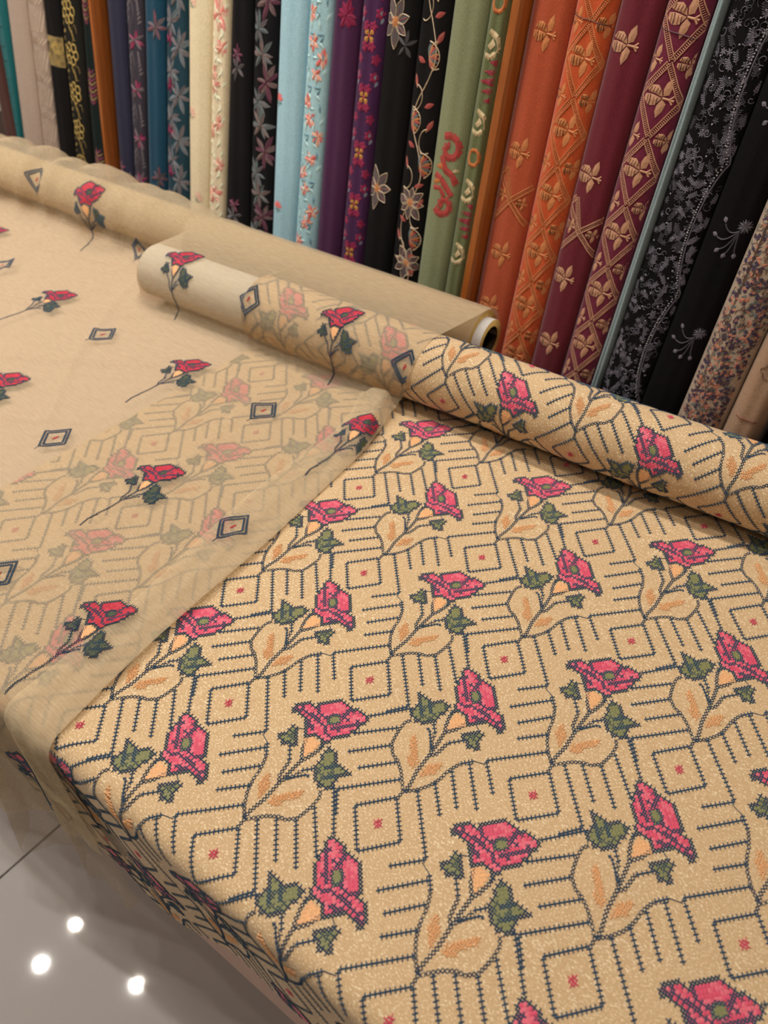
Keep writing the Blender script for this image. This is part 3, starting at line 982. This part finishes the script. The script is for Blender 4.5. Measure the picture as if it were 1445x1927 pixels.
def tulip(B, s, t, r, mats, a0=math.pi * 0.97, name='tulip_motif'):
    """three-lobed metallic tulip lying on its side with two leaves"""
    P = Pat()
    c_, s_ = math.cos(a0), math.sin(a0)
    def Q(x, y):
        return (s + (x * c_ - y * s_) * r, t + (x * s_ + y * c_) * r)
    for poly in (((-.02, .0), (.22, .42), (.62, .54), (1.0, .30), (1.02, .02), (.70, -.06), (.35, -.06)),
                 ((-.02, -.06), (.40, -.14), (.80, -.14), (.98, -.22), (.80, -.52), (.42, -.60), (.12, -.40)),
                 ((-.06, .06), (.12, .42), (.10, .74), (-.08, 1.06), (-.30, .66), (-.34, .26)),
                 ((-.06, -.10), (.06, -.46), (.0, -.78), (-.22, -1.08), (-.38, -.62), (-.34, -.22))):
        P.fan([Q(*p) for p in poly], 0, .8)
    P.seg(Q(-.05, 0), Q(-.72, .02), r * .13, 0, .7)
    for q in (.22, -.22):
        P.seg(Q(-.44, 0), Q(-.66, q), r * .10, 0, .6)
    for k in range(4):
        x = .18 + .2 * k
        P.seg(Q(x, .40), Q(x + .06, .02), .0007, 1, 1.2); P.seg(Q(x, -.46), Q(x + .06, -.18), .0007, 1, 1.2)
    P.seg(Q(.62, .52), Q(.70, -.04), .0011, 1, 1.2)
    return B.put(P, name, mats)
def band(B, pts, mats, gap=0.0026, tick=0.0021):
    """ladder-stitched lattice bar: two rails and rungs"""
    P = Pat()
    for a, b in zip(pts[:-1], pts[1:]):
        d = np.array(b) - np.array(a); L = math.hypot(*d)
        if L < 1e-6:
            continue
        n_ = np.array([-d[1], d[0]]) / L
        for sg in (-1, 1):
            P.line([tuple(np.array(a) + n_ * gap * sg), tuple(np.array(b) + n_ * gap * sg)], .0012, 0, .7, .004)
        k = int(L / tick)
        for q in range(k):
            m = np.array(a) + d * (q + .5) / k
            P.seg(m - n_ * gap * .55, m + n_ * gap * .55, .0008, 0, .5)
    return B.put(P, 'lattice_band', mats)
def scatter(B, n, t0, t1, mats, draw, name, smax=None):
    """dense all-over embroidery nobody could count"""
    P = Pat()
    hw = B.w / 2 * .96
    for k in range(n):
        s = random.uniform(-hw, hw); t = t0 + (t1 - t0) * (k + random.random()) / n
        draw(P, s, t)
    return B.put(P, name, mats, 'stuff')
def swirl(P, s, t, r, m, turns=1.2, a0=0.0, sg=1, wd=.0009):
    pts = []
    for k in range(11):
        q = k / 10
        a = a0 + sg * turns * 2 * math.pi * q
        pts.append((s + r * (1 - .75 * q) * math.cos(a), t + r * (1 - .75 * q) * math.sin(a)))
    P.line(pts, wd, m, .6)

TOP = 0.50   # embroidery is worked up to a little above the part that shows
def edges(*a):
    return a

# 1 brown end panel cloth, 2 teal
Bolt('plain dark brown bolt at the far left end of the rack', -1.575, -1.580, -1.520, -1.526, srgb(66, 40, 34))
B = Bolt('crumpled teal bolt beside the dark brown one at the far left', -1.519, -1.525, -1.458, -1.505, srgb(12, 84, 88), 0.008)
P = Pat()
for k in range(16):
    t = .02 + k * .03
    P.seg((-.02 + random.uniform(0, .01), t), (.02, t + random.uniform(.01, .025)), 0.006, 0, 0.7)
B.put(P, 'crumple_fold', [th_mat('teal_dark', (12, 78, 82))])
# 3, 4 greige pair
B = Bolt('plain greige bolt next to the teal bolt', -1.457, -1.504, -1.381, -1.424, srgb(150, 132, 118))
B = Bolt('greige bolt with raised leaf stripes in the same tone', -1.380, -1.423, -1.328, -1.366, srgb(146, 128, 114))
gm = [th_mat('greige_light', (190, 172, 156))]
for k in range(16):
    P = Pat(); t = .015 + k * .034; d = 1 if k % 2 else -1
    for q in range(7):
        P.seg((-.026 + q * .0075, t - d * .006), (-.026 + q * .0075 + .011, t + .024 + d * .006), .0028, 0, 1.0)
    B.put(P, 'leaf_stripe', gm)
# 5 black with gold lace band
B = Bolt('plain black bolt crossed by one gold lace band', -1.327, -1.365, -1.270, -1.304, srgb(14, 11, 12))
P = Pat()
P.fan([(-.028, .194), (.028, .194), (.028, .246), (-.028, .246)], 0, .15)
for k in range(60):
    swirl(P, random.uniform(-.024, .024), random.uniform(.198, .242), .005, random.choice((1, 2)), 1.0, random.uniform(0, 6), 1, .0012)
B.put(P, 'lace_band', [th_mat('dull_gold', (122, 104, 62)), th_mat('bright_gold', (176, 150, 84)), th_mat('ink', (24, 20, 18))])
# 6 gold flower chain on black
B = Bolt('black bolt embroidered with a chain of gold outlined flowers', -1.269, -1.303, -1.203, -1.243, srgb(24, 22, 18), top=0.56)
gold = [th_mat('bright_gold', (176, 150, 84)), th_mat('dull_gold', (122, 104, 62))]
for k in range(7):
    t = .02 + k * .068
    P = Pat()
    for q in range(6):
        a = q * math.pi / 3 + .3 * k
        cx_, cy_ = -.002 + .0115 * math.cos(a), t + .0125 * math.sin(a)
        P.line(curve(lambda z: (cx_ + .0055 * math.cos(z), cy_ + .0075 * math.sin(z)), 0, 6.283, 8), .0022, 0, .8)
    B.put(P, 'gold_flower', gold)
    P = Pat()
    P.line(curve(lambda z: (.004 * math.sin(z * 5) + .002, t + .018 + .032 * z), 0, 1, 8), .0013, 0, .7)
    P.line(curve(lambda z: (.010 + .006 * math.cos(z), t + .036 + .013 * math.sin(z)), 0, 5, 9), .0012, 1, .7)
    for q in range(5):
        P.petal(-.020, t + .008 + q * .012, 1.2 + .5 * (q % 2), .009, .004, q % 2, .6)
    B.put(P, 'gold_tendril', gold)
# 7 dark green with striped leaves
B = Bolt('dark green bolt with magenta striped leaves beside the left divider', -1.202, -1.242, -1.168, -1.183, srgb(14, 28, 26), .007, top=0.54)
for t in (.032, .176, .310, .44):
    P = Pat()
    for q in range(9):
        z = (q - 4) / 4.5
        hw = .017 * math.sqrt(1 - z * z * .9)
        P.seg((-hw, t + z * .030 + .004), (0, t + z * .030 - .004), .0032, q % 2, .8)
        P.seg((0, t + z * .030 - .004), (hw, t + z * .030 + .004), .0032, q % 2, .8)
    B.put(P, 'striped_leaf', [th_mat('magenta', (112, 44, 72)), th_mat('bronze', (126, 100, 66))])
# 8 navy, 9 charcoal with pink sprigs
B = Bolt('plain navy bolt just right of the left divider', -1.126, -1.150, -1.071, -1.104, srgb(36, 36, 56))
pk = th_mat('deep_pink', (150, 36, 86)); gy = th_mat('pewter', (100, 94, 98)); sl = th_mat('slate', (72, 70, 72))
for s, t in ((-.012, .045), (.006, .022), (.0, .41)):
    lily(B, s, t, .016, [pk, gy], 6)
B = Bolt('charcoal bolt with a border of pink blooms and grey sprays', -1.070, -1.103, -1.021, -1.062, srgb(50, 46, 56))
for t in (.032, .108, .194, .273, .35, .43):
    lily(B, .004, t, .018, [pk, gy], 7, t * 9)
    P = Pat()
    for q in range(6):
        P.petal(-.012 + .004 * (q % 2), t + .022 + q * .006, 2.3 - q * .25, .009, .0035, 0, .6)
        P.petal(.010, t + .024 + q * .006, .7 + q * .2, .009, .0035, 0, .6)
    P.line([(-.004, t + .015), (.002, t + .04), (-.002, t + .062)], .0012, 0, .6)
    B.put(P, 'grey_spray', [gy])
# 10 petrol blue, 11 petrol floral
B = Bolt('plain petrol blue bolt between two flowered ones', -1.020, -1.061, -.964, -1.005, srgb(10, 56, 78))
lily(B, .012, .05, .019, [th_mat('dusk_rose', (104, 66, 78)), sl], 7)
lily(B, .010, .30, .020, [th_mat('dusk_rose', (104, 66, 78)), gy], 7)
B = Bolt('petrol blue bolt crowded with grey lily blooms', -.963, -1.004, -.908, -.940, srgb(22, 52, 64))
bl = th_mat('smoke_blue', (96, 108, 116)); mv = th_mat('plum', (88, 46, 64))
for k, t in enumerate((.02, .058, .092, .130, .166, .204, .240, .276, .312, .35, .39, .43)):
    lily(B, (-.010, .012)[k % 2], t, .025, [bl, gy], 8, k * .7)
    if k % 2:
        lily(B, -.014, t + .012, .012, [mv, pk], 6, k)
# 12, 13 cream pair
B = Bolt('plain cream bolt with faint rose sprigs', -.907, -.939, -.849, -.884, srgb(206, 192, 160))
rs = th_mat('rose', (206, 122, 118)); sg_ = th_mat('sage', (136, 146, 126)); blush = th_mat('blush', (212, 170, 150))
for s, t in ((-.016, .181), (.004, .040), (-.012, .345), (.01, .42)):
    sprig(B, s, t, .018, [blush, sg_])
B = Bolt('cream bolt with rose flowers over quilted leaf relief', -.848, -.883, -.807, -.840, srgb(204, 190, 160))
crm = th_mat('ivory', (226, 214, 184))
for k in range(26):
    P = Pat(); t = .012 + k * .018
    for q in range(4):
        P.petal(-.016 + q * .009, t + .004 * (q % 2), 1.0 + .8 * ((k + q) % 3), .014, .0045, 0, 1.2)
    B.put(P, 'relief_leaf', [crm])
for s, t, r_ in ((0, .337, .020), (.008, .29, .010), (-.010, .255, .010), (-.006, .235, .010), (.006, .178, .010), (-.008, .165, .010), (.008, .11, .010), (-.004, .056, .016), (-.01, .39, .012), (.006, .44, .016)):
    lily(B, s, t, r_ * 1.15, [rs, blush], 8, t * 30, wd=.42)
# 14, 15 black floral pair
B = Bolt('black bolt with a few plum and pewter blooms, right of the cream bolts', -.806, -.839, -.756, -.775, srgb(17, 15, 18))
for t in (.032, .268, .47):
    lily(B, -.002, t, .022, [gy, sl], 6, 3.6)
    lily(B, -.002, t + .020, .013, [mv, th_mat('mauve', (128, 74, 92))], 7)
B = Bolt('black bolt densely covered with pewter lilies, left of the light blue bolts', -.755, -.774, -.702, -.719, srgb(16, 16, 20))
tq = th_mat('dusty_teal', (84, 96, 98)); ms = th_mat('mushroom', (108, 92, 90))
for k, t in enumerate((.02, .048, .085, .118, .155, .194, .228, .258, .295, .328, .365, .41, .45)):
    lily(B, (-.009, .010, .0)[k % 3], t, .023, [[gy, tq], [ms, mv], [tq, ms]][k % 3], 8, k * 1.3)
# 16, 17 light blue pair
B = Bolt('plain pale blue bolt with two coral sprigs', -.701, -.718, -.644, -.663, srgb(142, 178, 192))
co = th_mat('coral', (206, 104, 104)); gn = th_mat('leaf_green', (96, 124, 116))
for s, t in ((-.020, .237), (-.010, .074), (-.014, .40)):
    sprig(B, s, t, .017, [co, gn], 1.6)
B = Bolt('pale blue bolt with coral blossom over blue leaf relief', -.643, -.662, -.597, -.613, srgb(146, 182, 190))
b1 = th_mat('sky_light', (172, 206, 212)); b2 = th_mat('sky_dark', (108, 146, 160))
for k in range(28):
    P = Pat(); t = .012 + k * .017
    for q in range(5):
        P.petal(-.020 + q * .009, t + .005 * (q % 2), 1.0 + .7 * ((k + q * 2) % 4), .014, .004, (k + q) % 2, 1.1)
    B.put(P, 'relief_leaf', [b1, b2])
for k, t in enumerate((.03, .065, .085, .118, .142, .165, .20, .222, .245, .285, .305, .325, .36, .40, .44)):
    lily(B, (-.012, .004, .014, -.004)[k % 4], t, .0115, [co, blush], 6, k, wd=.5)
# 18, 19 purple pair
B = Bolt('plain deep purple bolt', -.596, -.612, -.546, -.558, srgb(64, 30, 62))
cr = th_mat('crimson', (122, 24, 62)); gd = th_mat('antique_gold', (164, 116, 54))
for s, t in ((.006, .365), (-.008, .40), (.012, .41)):
    lily(B, s, t, .016, [cr, cr], 9, 0, wd=.5)
B = Bolt('purple bolt with crimson wreaths joined by gold crosses', -.545, -.557, -.501, -.510, srgb(62, 30, 66))
for k in range(7):
    t = -.032 + k * .0755
    P = Pat()
    for q in range(8):
        a = 2 * math.pi * (q + .5) / 8
        swx, swy = .016 * math.cos(a), t + .037 + .028 * math.sin(a)
        for z in range(5):
            P.petal(swx, swy, z * 1.257, .0078, .0052, 0, .7)
    for sgn in (-1, 1):
        P.line([(0, t), (sgn * .009, t + .010)], .0012, 1, .6); P.line([(0, t), (sgn * .009, t - .010)], .0012, 1, .6)
        P.petal(sgn * .017, t + .022, 1.6, .010, .004, 2, .7); P.petal(sgn * .017, t + .014, 1.2, .008, .004, 2, .7)
    B.put(P, 'crimson_wreath', [cr, th_mat('cerise', (176, 44, 84)), th_mat('blue_grey', (112, 118, 134))])
    P = Pat()
    for q in range(4):
        P.petal(0, t, math.pi / 4 + q * math.pi / 2, .0105, .0075, 0, .9, 1.5)
    B.put(P, 'gold_cross', [gd])
# 20, 21 black vine pair
B = Bolt('black bolt with single large outlined flowers, right of the purple bolts', -.500, -.509, -.446, -.452, srgb(15, 13, 14))
outlined_flower(B, -.008, .367, .029, .3); outlined_flower(B, -.010, .154, .030, .1); outlined_flower(B, 0, .47, .02)
lily(B, .014, .342, .014, [sl, sl], 5, 4)
B = Bolt('black bolt with a winding vine of cream-edged flowers and fan blossoms', -.445, -.451, -.397, -.399, srgb(17, 15, 16))
crv = th_mat('cream', (190, 168, 140)); rst = th_mat('rust', (150, 70, 66)); tl_ = th_mat('dusty_teal', (84, 96, 98)); och = th_mat('ochre', (168, 110, 66))
P = Pat()
P.line(curve(lambda t: (.013 * math.sin(t * 42), t), .01, .49, 60), .0016, 0, .7)
B.put(P, 'vine_stem', [crv])
for k in range(9):
    t = .025 + k * .052; sd = 1 if k % 2 else -1
    P = Pat()
    P.line(curve(lambda z: (sd * (-.014 + .012 * math.sin(z)), t + .016 * math.cos(z)), 0, 3.6, 9), .0013, 1, .7)
    P.petal(-sd * .012, t + .012, 1.57 + sd * .5, .018, .007, 0, .7); P.petal(sd * .004, t - .01, 1.57 - sd * 1.2, .016, .007, 0, .7)
    P.line([(-sd * .012, t + .012), (-sd * .012 - sd * .007, t + .026)], .001, 1, .9)
    B.put(P, 'vine_leaf', [rst, crv])
for t, s in ((.058, .006), (.148, 0), (.42, 0)):
    outlined_flower(B, s, t, .026, t * 10, 8)
for t, s in ((.334, .006), (.255, -.012), (.095, .012), (.20, .014)):
    P = Pat()
    for q in range(9):
        a = -.9 + q * .3
        P.petal(s - .006, t, a, .018, .006, q % 3, .7)
    P.line(curve(lambda z: (s - .006 + .018 * math.cos(z), t + .018 * math.sin(z)), -1.0, 1.6, 9), .0014, 3, .9)
    B.put(P, 'fan_blossom', [rst, och, tl_, crv])
# 22, 23 green pair
B = Bolt('plain sage green bolt with one red scroll motif', -.396, -.398, -.344, -.347, srgb(116, 122, 90))
sc_ = th_mat('brick_red', (150, 56, 52)); oc = th_mat('burnt_orange', (168, 98, 52)); be = th_mat('oatmeal', (178, 160, 124))
P = Pat()
swirl(P, .003, .232, .019, 0, 1.1, 2.2, -1, .0095); swirl(P, .005, .158, .015, 0, 1.1, 3.6, 1, .0095)
P.line([(-.008, .222), (.0, .205), (.012, .200), (.020, .188)], .009, 0, .7); P.line([(-.016, .196), (-.004, .192), (.008, .180), (.016, .172)], .0085, 0, .7)
P.line([(-.016, .178), (-.004, .180), (.004, .170)], .006, 0, .7)
P.petal(-.016, .206, .3, .018, .007, 1, .6); P.petal(-.018, .184, .5, .016, .007, 1, .6); P.petal(.012, .205, .2, .01, .005, 2, .6)
B.put(P, 'red_scroll', [sc_, oc, be])
B = Bolt('sage green bolt with red zigzag and oatmeal brush strokes beside the right divider', -.343, -.346, -.3135, -.3150, srgb(92, 98, 64), .007)
for t0 in (.145, .320, .495):
    P = Pat()
    for q in range(5):
        z = (q - 2)
        P.fan([(.016, t0 + z * .010 - .006), (-.012 + abs(z) * .006, t0 + z * .011), (.016, t0 + z * .010 + .006)], 0, .4)
    B.put(P, 'red_zigzag', [th_mat('madder', (128, 40, 52))])
    for sgn, d in ((1, 0.0), (-1, -0.088)):
        for pts in ([(-.006, .054), (.006, .048), (.012, .036)], [(-.012, .030), (.0, .026), (.010, .034)]):
            P = Pat(); P.line([(a, t0 + d + b) for a, b in pts], .0065, 0, .7)
            B.put(P, 'brush_stroke', [be])
        P = Pat(); P.fan([(-.006, t0 + d + .038), (.0, t0 + d + .047), (.005, t0 + d + .040), (-.001, t0 + d + .034)], 0, .7)
        B.put(P, 'brush_dab', [be])
    P = Pat()
    P.line(curve(lambda z: (.0 + .009 * math.cos(z), t0 + .084 + .010 * math.sin(z)), 0, 6.283, 12), .005, 0, .7)
    B.put(P, 'orange_ring', [oc])

# 24-27 orange and maroon pairs
def tulip_pair(plain_label, emb_label, ed1, ed2, col1, col2, mot, dark, ts1, lat1, t00):
    B = Bolt(plain_label, *ed1, col1, sheen=.2)
    for s, t in ts1:
        tulip(B, s, t, .0185, [mot, dark])
    for t in lat1:
        band(B, [(-.026, t + .030), (-.002, t), (.027, t + .022)], [mot]); band(B, [(-.026, t - .030), (-.002, t), (.027, t - .028)], [mot])
        band(B, [(-.026, t + .030), (-.016, t + .040), (-.002, t + .002)], [mot])
        tulip(B, -.016, t + .004, .010, [mot, dark]); tulip(B, .017, t - .001, .009, [mot, dark])
    B = Bolt(emb_label, *ed2, col2, sheen=.2)
    p = .0762
    P = Pat(); P.line([(-.026, .402), (0, .400), (.026, .396)], .0016, 0, .8, .004)
    B.put(P, 'fold_seam', [dark])
    for k in range(-5, 5):
        t = t00 + k * p
        band(B, [(-.0255, t - p * .02), (-.001, t + p * .44), (.0255, t - p * .10)], [mot])
        band(B, [(-.0255, t + p * .02), (.001, t - p * .52), (.0255, t + p * .0)], [mot])
        tulip(B, .002, t, .0190, [mot, dark])
        tulip(B, -.019, t + p * .46, .0135, [mot, dark]); tulip(B, .020, t + p * .44, .0125, [mot, dark])
om = th_mat('copper', (178, 112, 66)); od = th_mat('umber', (88, 42, 26))
tulip_pair('plain orange bolt with copper tulips, right of the divider', 'orange bolt with copper tulips in a ladder-stitched lattice', edges(-.286, -.2885, -.231, -.231), edges(-.230, -.230, -.1785, -.1785),
           srgb(158, 70, 40), srgb(176, 74, 34), om, od, [(.002, .381), (0, .250), (.002, .118), (.0, .04), (.0, .46)], [.190], .287)
mm = th_mat('pale_gold', (172, 128, 100)); md_ = th_mat('wine_dark', (62, 20, 34))
tulip_pair('plain maroon bolt with pale gold tulips', 'maroon bolt with pale gold tulips in a ladder-stitched lattice', edges(-.1775, -.1778, -.1270, -.1290), edges(-.1262, -.1285, -.0765, -.0810),
           srgb(92, 24, 36), srgb(94, 26, 48), mm, md_, [(-.003, .383), (-.004, .243), (-.004, .114), (0, .02), (0, .47)], [.176], .187)
# 28 grey-blue edge
Bolt('narrow plain grey-blue bolt edge beside the maroon bolts', -.0755, -.0805, -.0635, -.0675, srgb(122, 138, 142), .007)
# 29 black with silver
B = Bolt('black bolt crowded with silver thread flowers and a scalloped bead edge', -.0625, -.0668, -.003, -.0065, srgb(11, 9, 12), .008)
sv = th_mat('silver', (98, 95, 106)); pw = th_mat('dim_silver', (58, 56, 64)); ls = th_mat('beads', (150, 147, 152))
def silver(P, s, t):
    q = random.random()
    m = random.choice((0, 0, 1, 1))
    if q < .30:
        swirl(P, s, t, random.uniform(.0025, .006), m, .9, random.uniform(0, 6), random.choice((-1, 1)), .0008)
    elif q < .55:
        a = random.uniform(0, 6.3)
        for z in range(6):
            P.petal(s, t, a + z * 1.047, .0042, .0016, m, .6)
    elif q < .85:
        a = random.uniform(.6, 2.6); L = .012
        P.seg((s, t), (s + L * math.cos(a), t + L * math.sin(a)), .0008, m, .6)
        for z in range(5):
            f = .2 + z * .18
            for sg in (1, -1):
                P.petal(s + L * f * math.cos(a), t + L * f * math.sin(a), a + sg * .9, .0038, .0013, m, .6)
    else:
        P.cell(s, t, .0016, 2, .9)
scatter(B, 560, -.035, .47, [sv, pw, ls], silver, 'silver_embroidery')
P = Pat()
edge_pts = []
for k in range(80):
    t = -.03 + k * .006
    q = (t % .155) / .155
    edge_pts.append((.0275 - .016 * abs(math.sin(math.pi * (q + .13))) ** .6 * (1 if q > -1 else 0) + .004, t))
P.line(edge_pts, .0016, 0, .9)
for a, t in edge_pts[::1]:
    P.cell(a - .003, t, .0017, 2, 1.0); P.cell(a - .003, t + .003, .0015, 2, 1.0)
    P.petal(a - .006, t, math.pi, .004, .0022, 1, .7)
B.put(P, 'scalloped_edge', [sv, pw, ls])
# 30 black with silver sprigs
B = Bolt('plain black bolt with two silver chrysanthemum sprigs at the right', -.002, -.0055, .0465, .0450, srgb(7, 5, 8), .008)
for s, t in ((.012, .226), (.010, .094), (.01, .36)):
    P = Pat()
    for k in range(14):
        P.petal(s + .004, t + .006, k * .449, .0085, .0022, k % 2, .7)
    for dx, dy, a in ((-.018, .006, 2.0), (-.022, -.010, 2.8), (-.014, -.022, 4.0), (.004, -.024, 4.8), (-.006, -.026, 4.4)):
        P.line(curve(lambda z: (s + dx * z, t + dy * z - .006 * math.sin(z * 3)), 0, 1, 6), .0016, 1, .7)
        P.petal(s + dx, t + dy, a, .007, .005, 0, .8)
    B.put(P, 'silver_sprig', [sv, pw])
# 31 dense printed floral
B = Bolt('greige bolt with dense indigo floral print, second from the right', .0470, .0455, .1035, .1035, srgb(158, 140, 122), .012)
ind = th_mat('indigo', (58, 46, 66)); brn = th_mat('brown_line', (88, 62, 50)); tea = th_mat('faded_teal', (92, 98, 94)); pch = th_mat('faded_pink', (172, 112, 92))
def floral(P, s, t):
    q = random.random()
    if q < .34:
        for z in range(6):
            P.petal(s, t, z * 1.047, random.uniform(.002, .0036), .0018, 0, .4)
    elif q < .58:
        swirl(P, s, t, random.uniform(.003, .007), 1, .8, random.uniform(0, 6), random.choice((-1, 1)), .0007)
    elif q < .80:
        P.petal(s, t, random.uniform(0, 6), .007, .0024, 2, .4)
    else:
        P.petal(s, t, random.uniform(0, 6), .0075, .003, 3, .4)
scatter(B, 1500, -.035, .40, [ind, brn, tea, pch], floral, 'floral_print')
for t in (.045, .118, .19, .26):
    P = Pat()
    P.line(curve(lambda z: (-.026 + .052 * z, t + .010 * math.sin(z * 9) - .012 * z), 0, 1, 18), .0009, 0, .5)
    for k in range(26):
        P.petal(random.uniform(-.012, .026), t - .012 + random.uniform(-.006, .006), random.uniform(0, 6), .0045, .003, 1, .5)
    B.put(P, 'print_band', [brn, ind])
P = Pat(); P.line([(-.0175, .03), (-.017, .2), (-.0178, .42)], .0008, 0, .9); P.line([(-.0160, .03), (-.0155, .2), (-.0163, .42)], .0008, 0, .9)
B.put(P, 'seam', [brn])
# 32 beige
B = Bolt('plain beige bolt with a small outlined leaf, rightmost in the rack', .1045, .1045, .1500, .1485, srgb(150, 122, 98), .014)
P = Pat()
P.line(curve(lambda z: (.006 + .014 * math.cos(z) * (1 + .12 * math.cos(6 * z)), .087 + .010 * math.sin(z) * (1 + .12 * math.cos(6 * z))), 0, 6.283, 30), .0008, 0, .6)
P.line([(0, .084), (.014, .090)], .0010, 1, .6); P.line([(.006, .082), (.008, .092)], .0010, 1, .6)
B.put(P, 'outlined_leaf', [brn, tea])
P = Pat(); P.line(curve(lambda z: (z, .018 + .002 * math.cos(z * 60)), -.021, .021, 10), .0016, 0, .9)
B.put(P, 'end_fold', [th_mat('red_brown', (110, 60, 48))])
Bolt('dark olive bolt half hidden past the rightmost beige bolt', .1600, .1600, .2150, .2150, srgb(46, 40, 28), .014)
# ------------------------------------------------------------------ downlights (some seen as reflections on the tiles; the aisle one is added fill)
def disc(name, x, y, z, r0, r1, mat, parent, n=32, th=0.0):
    V, F = [], []
    if r0 <= 0:
        for k in range(n):
            a = 2 * math.pi * k / n; V.append((x + r1 * math.cos(a), y + r1 * math.sin(a), z))
        for k in range(n):
            a = 2 * math.pi * k / n; V.append((x + r1 * math.cos(a), y + r1 * math.sin(a), z + th))
        F = [tuple(range(n - 1, -1, -1)), tuple(range(n, 2 * n))] + [(k, (k + 1) % n, n + (k + 1) % n, n + k) for k in range(n)]
    else:
        for rr, zz_ in ((r0, z), (r1, z), (r1, z + th), (r0, z + th)):
            for k in range(n):
                a = 2 * math.pi * k / n; V.append((x + rr * math.cos(a), y + rr * math.sin(a), zz_))
        for q in range(4):
            for k in range(n):
                F.append((q * n + k, q * n + (k + 1) % n, ((q + 1) % 4) * n + (k + 1) % n, ((q + 1) % 4) * n + k))
    return mesh_obj(name, V, F, mat, parent)
for x, y, pw_, lab in LAMPS:
    t = thing('ceiling_downlight', lab, 'downlight', (x, y, CEIL), 'recessed downlights in the ceiling')
    disc('trim_ring', x, y, CEIL + 0.012, 0.0225, 0.042, 'lamp_ring', t, th=0.0175)
    disc('lens', x, y, CEIL + 0.018, 0.0, 0.022, 'lamp_glow', t, th=0.0115)
    ld = bpy.data.lights.new('lamp', 'AREA')
    ld.shape = 'DISK'; ld.size = 0.042; ld.energy = pw_; ld.color = (1.0, 0.94, 0.87); ld.spread = math.radians(150)
    lo = bpy.data.objects.new('lamp', ld); COL.objects.link(lo)
    lo.location = (x, y, CEIL + 0.008)
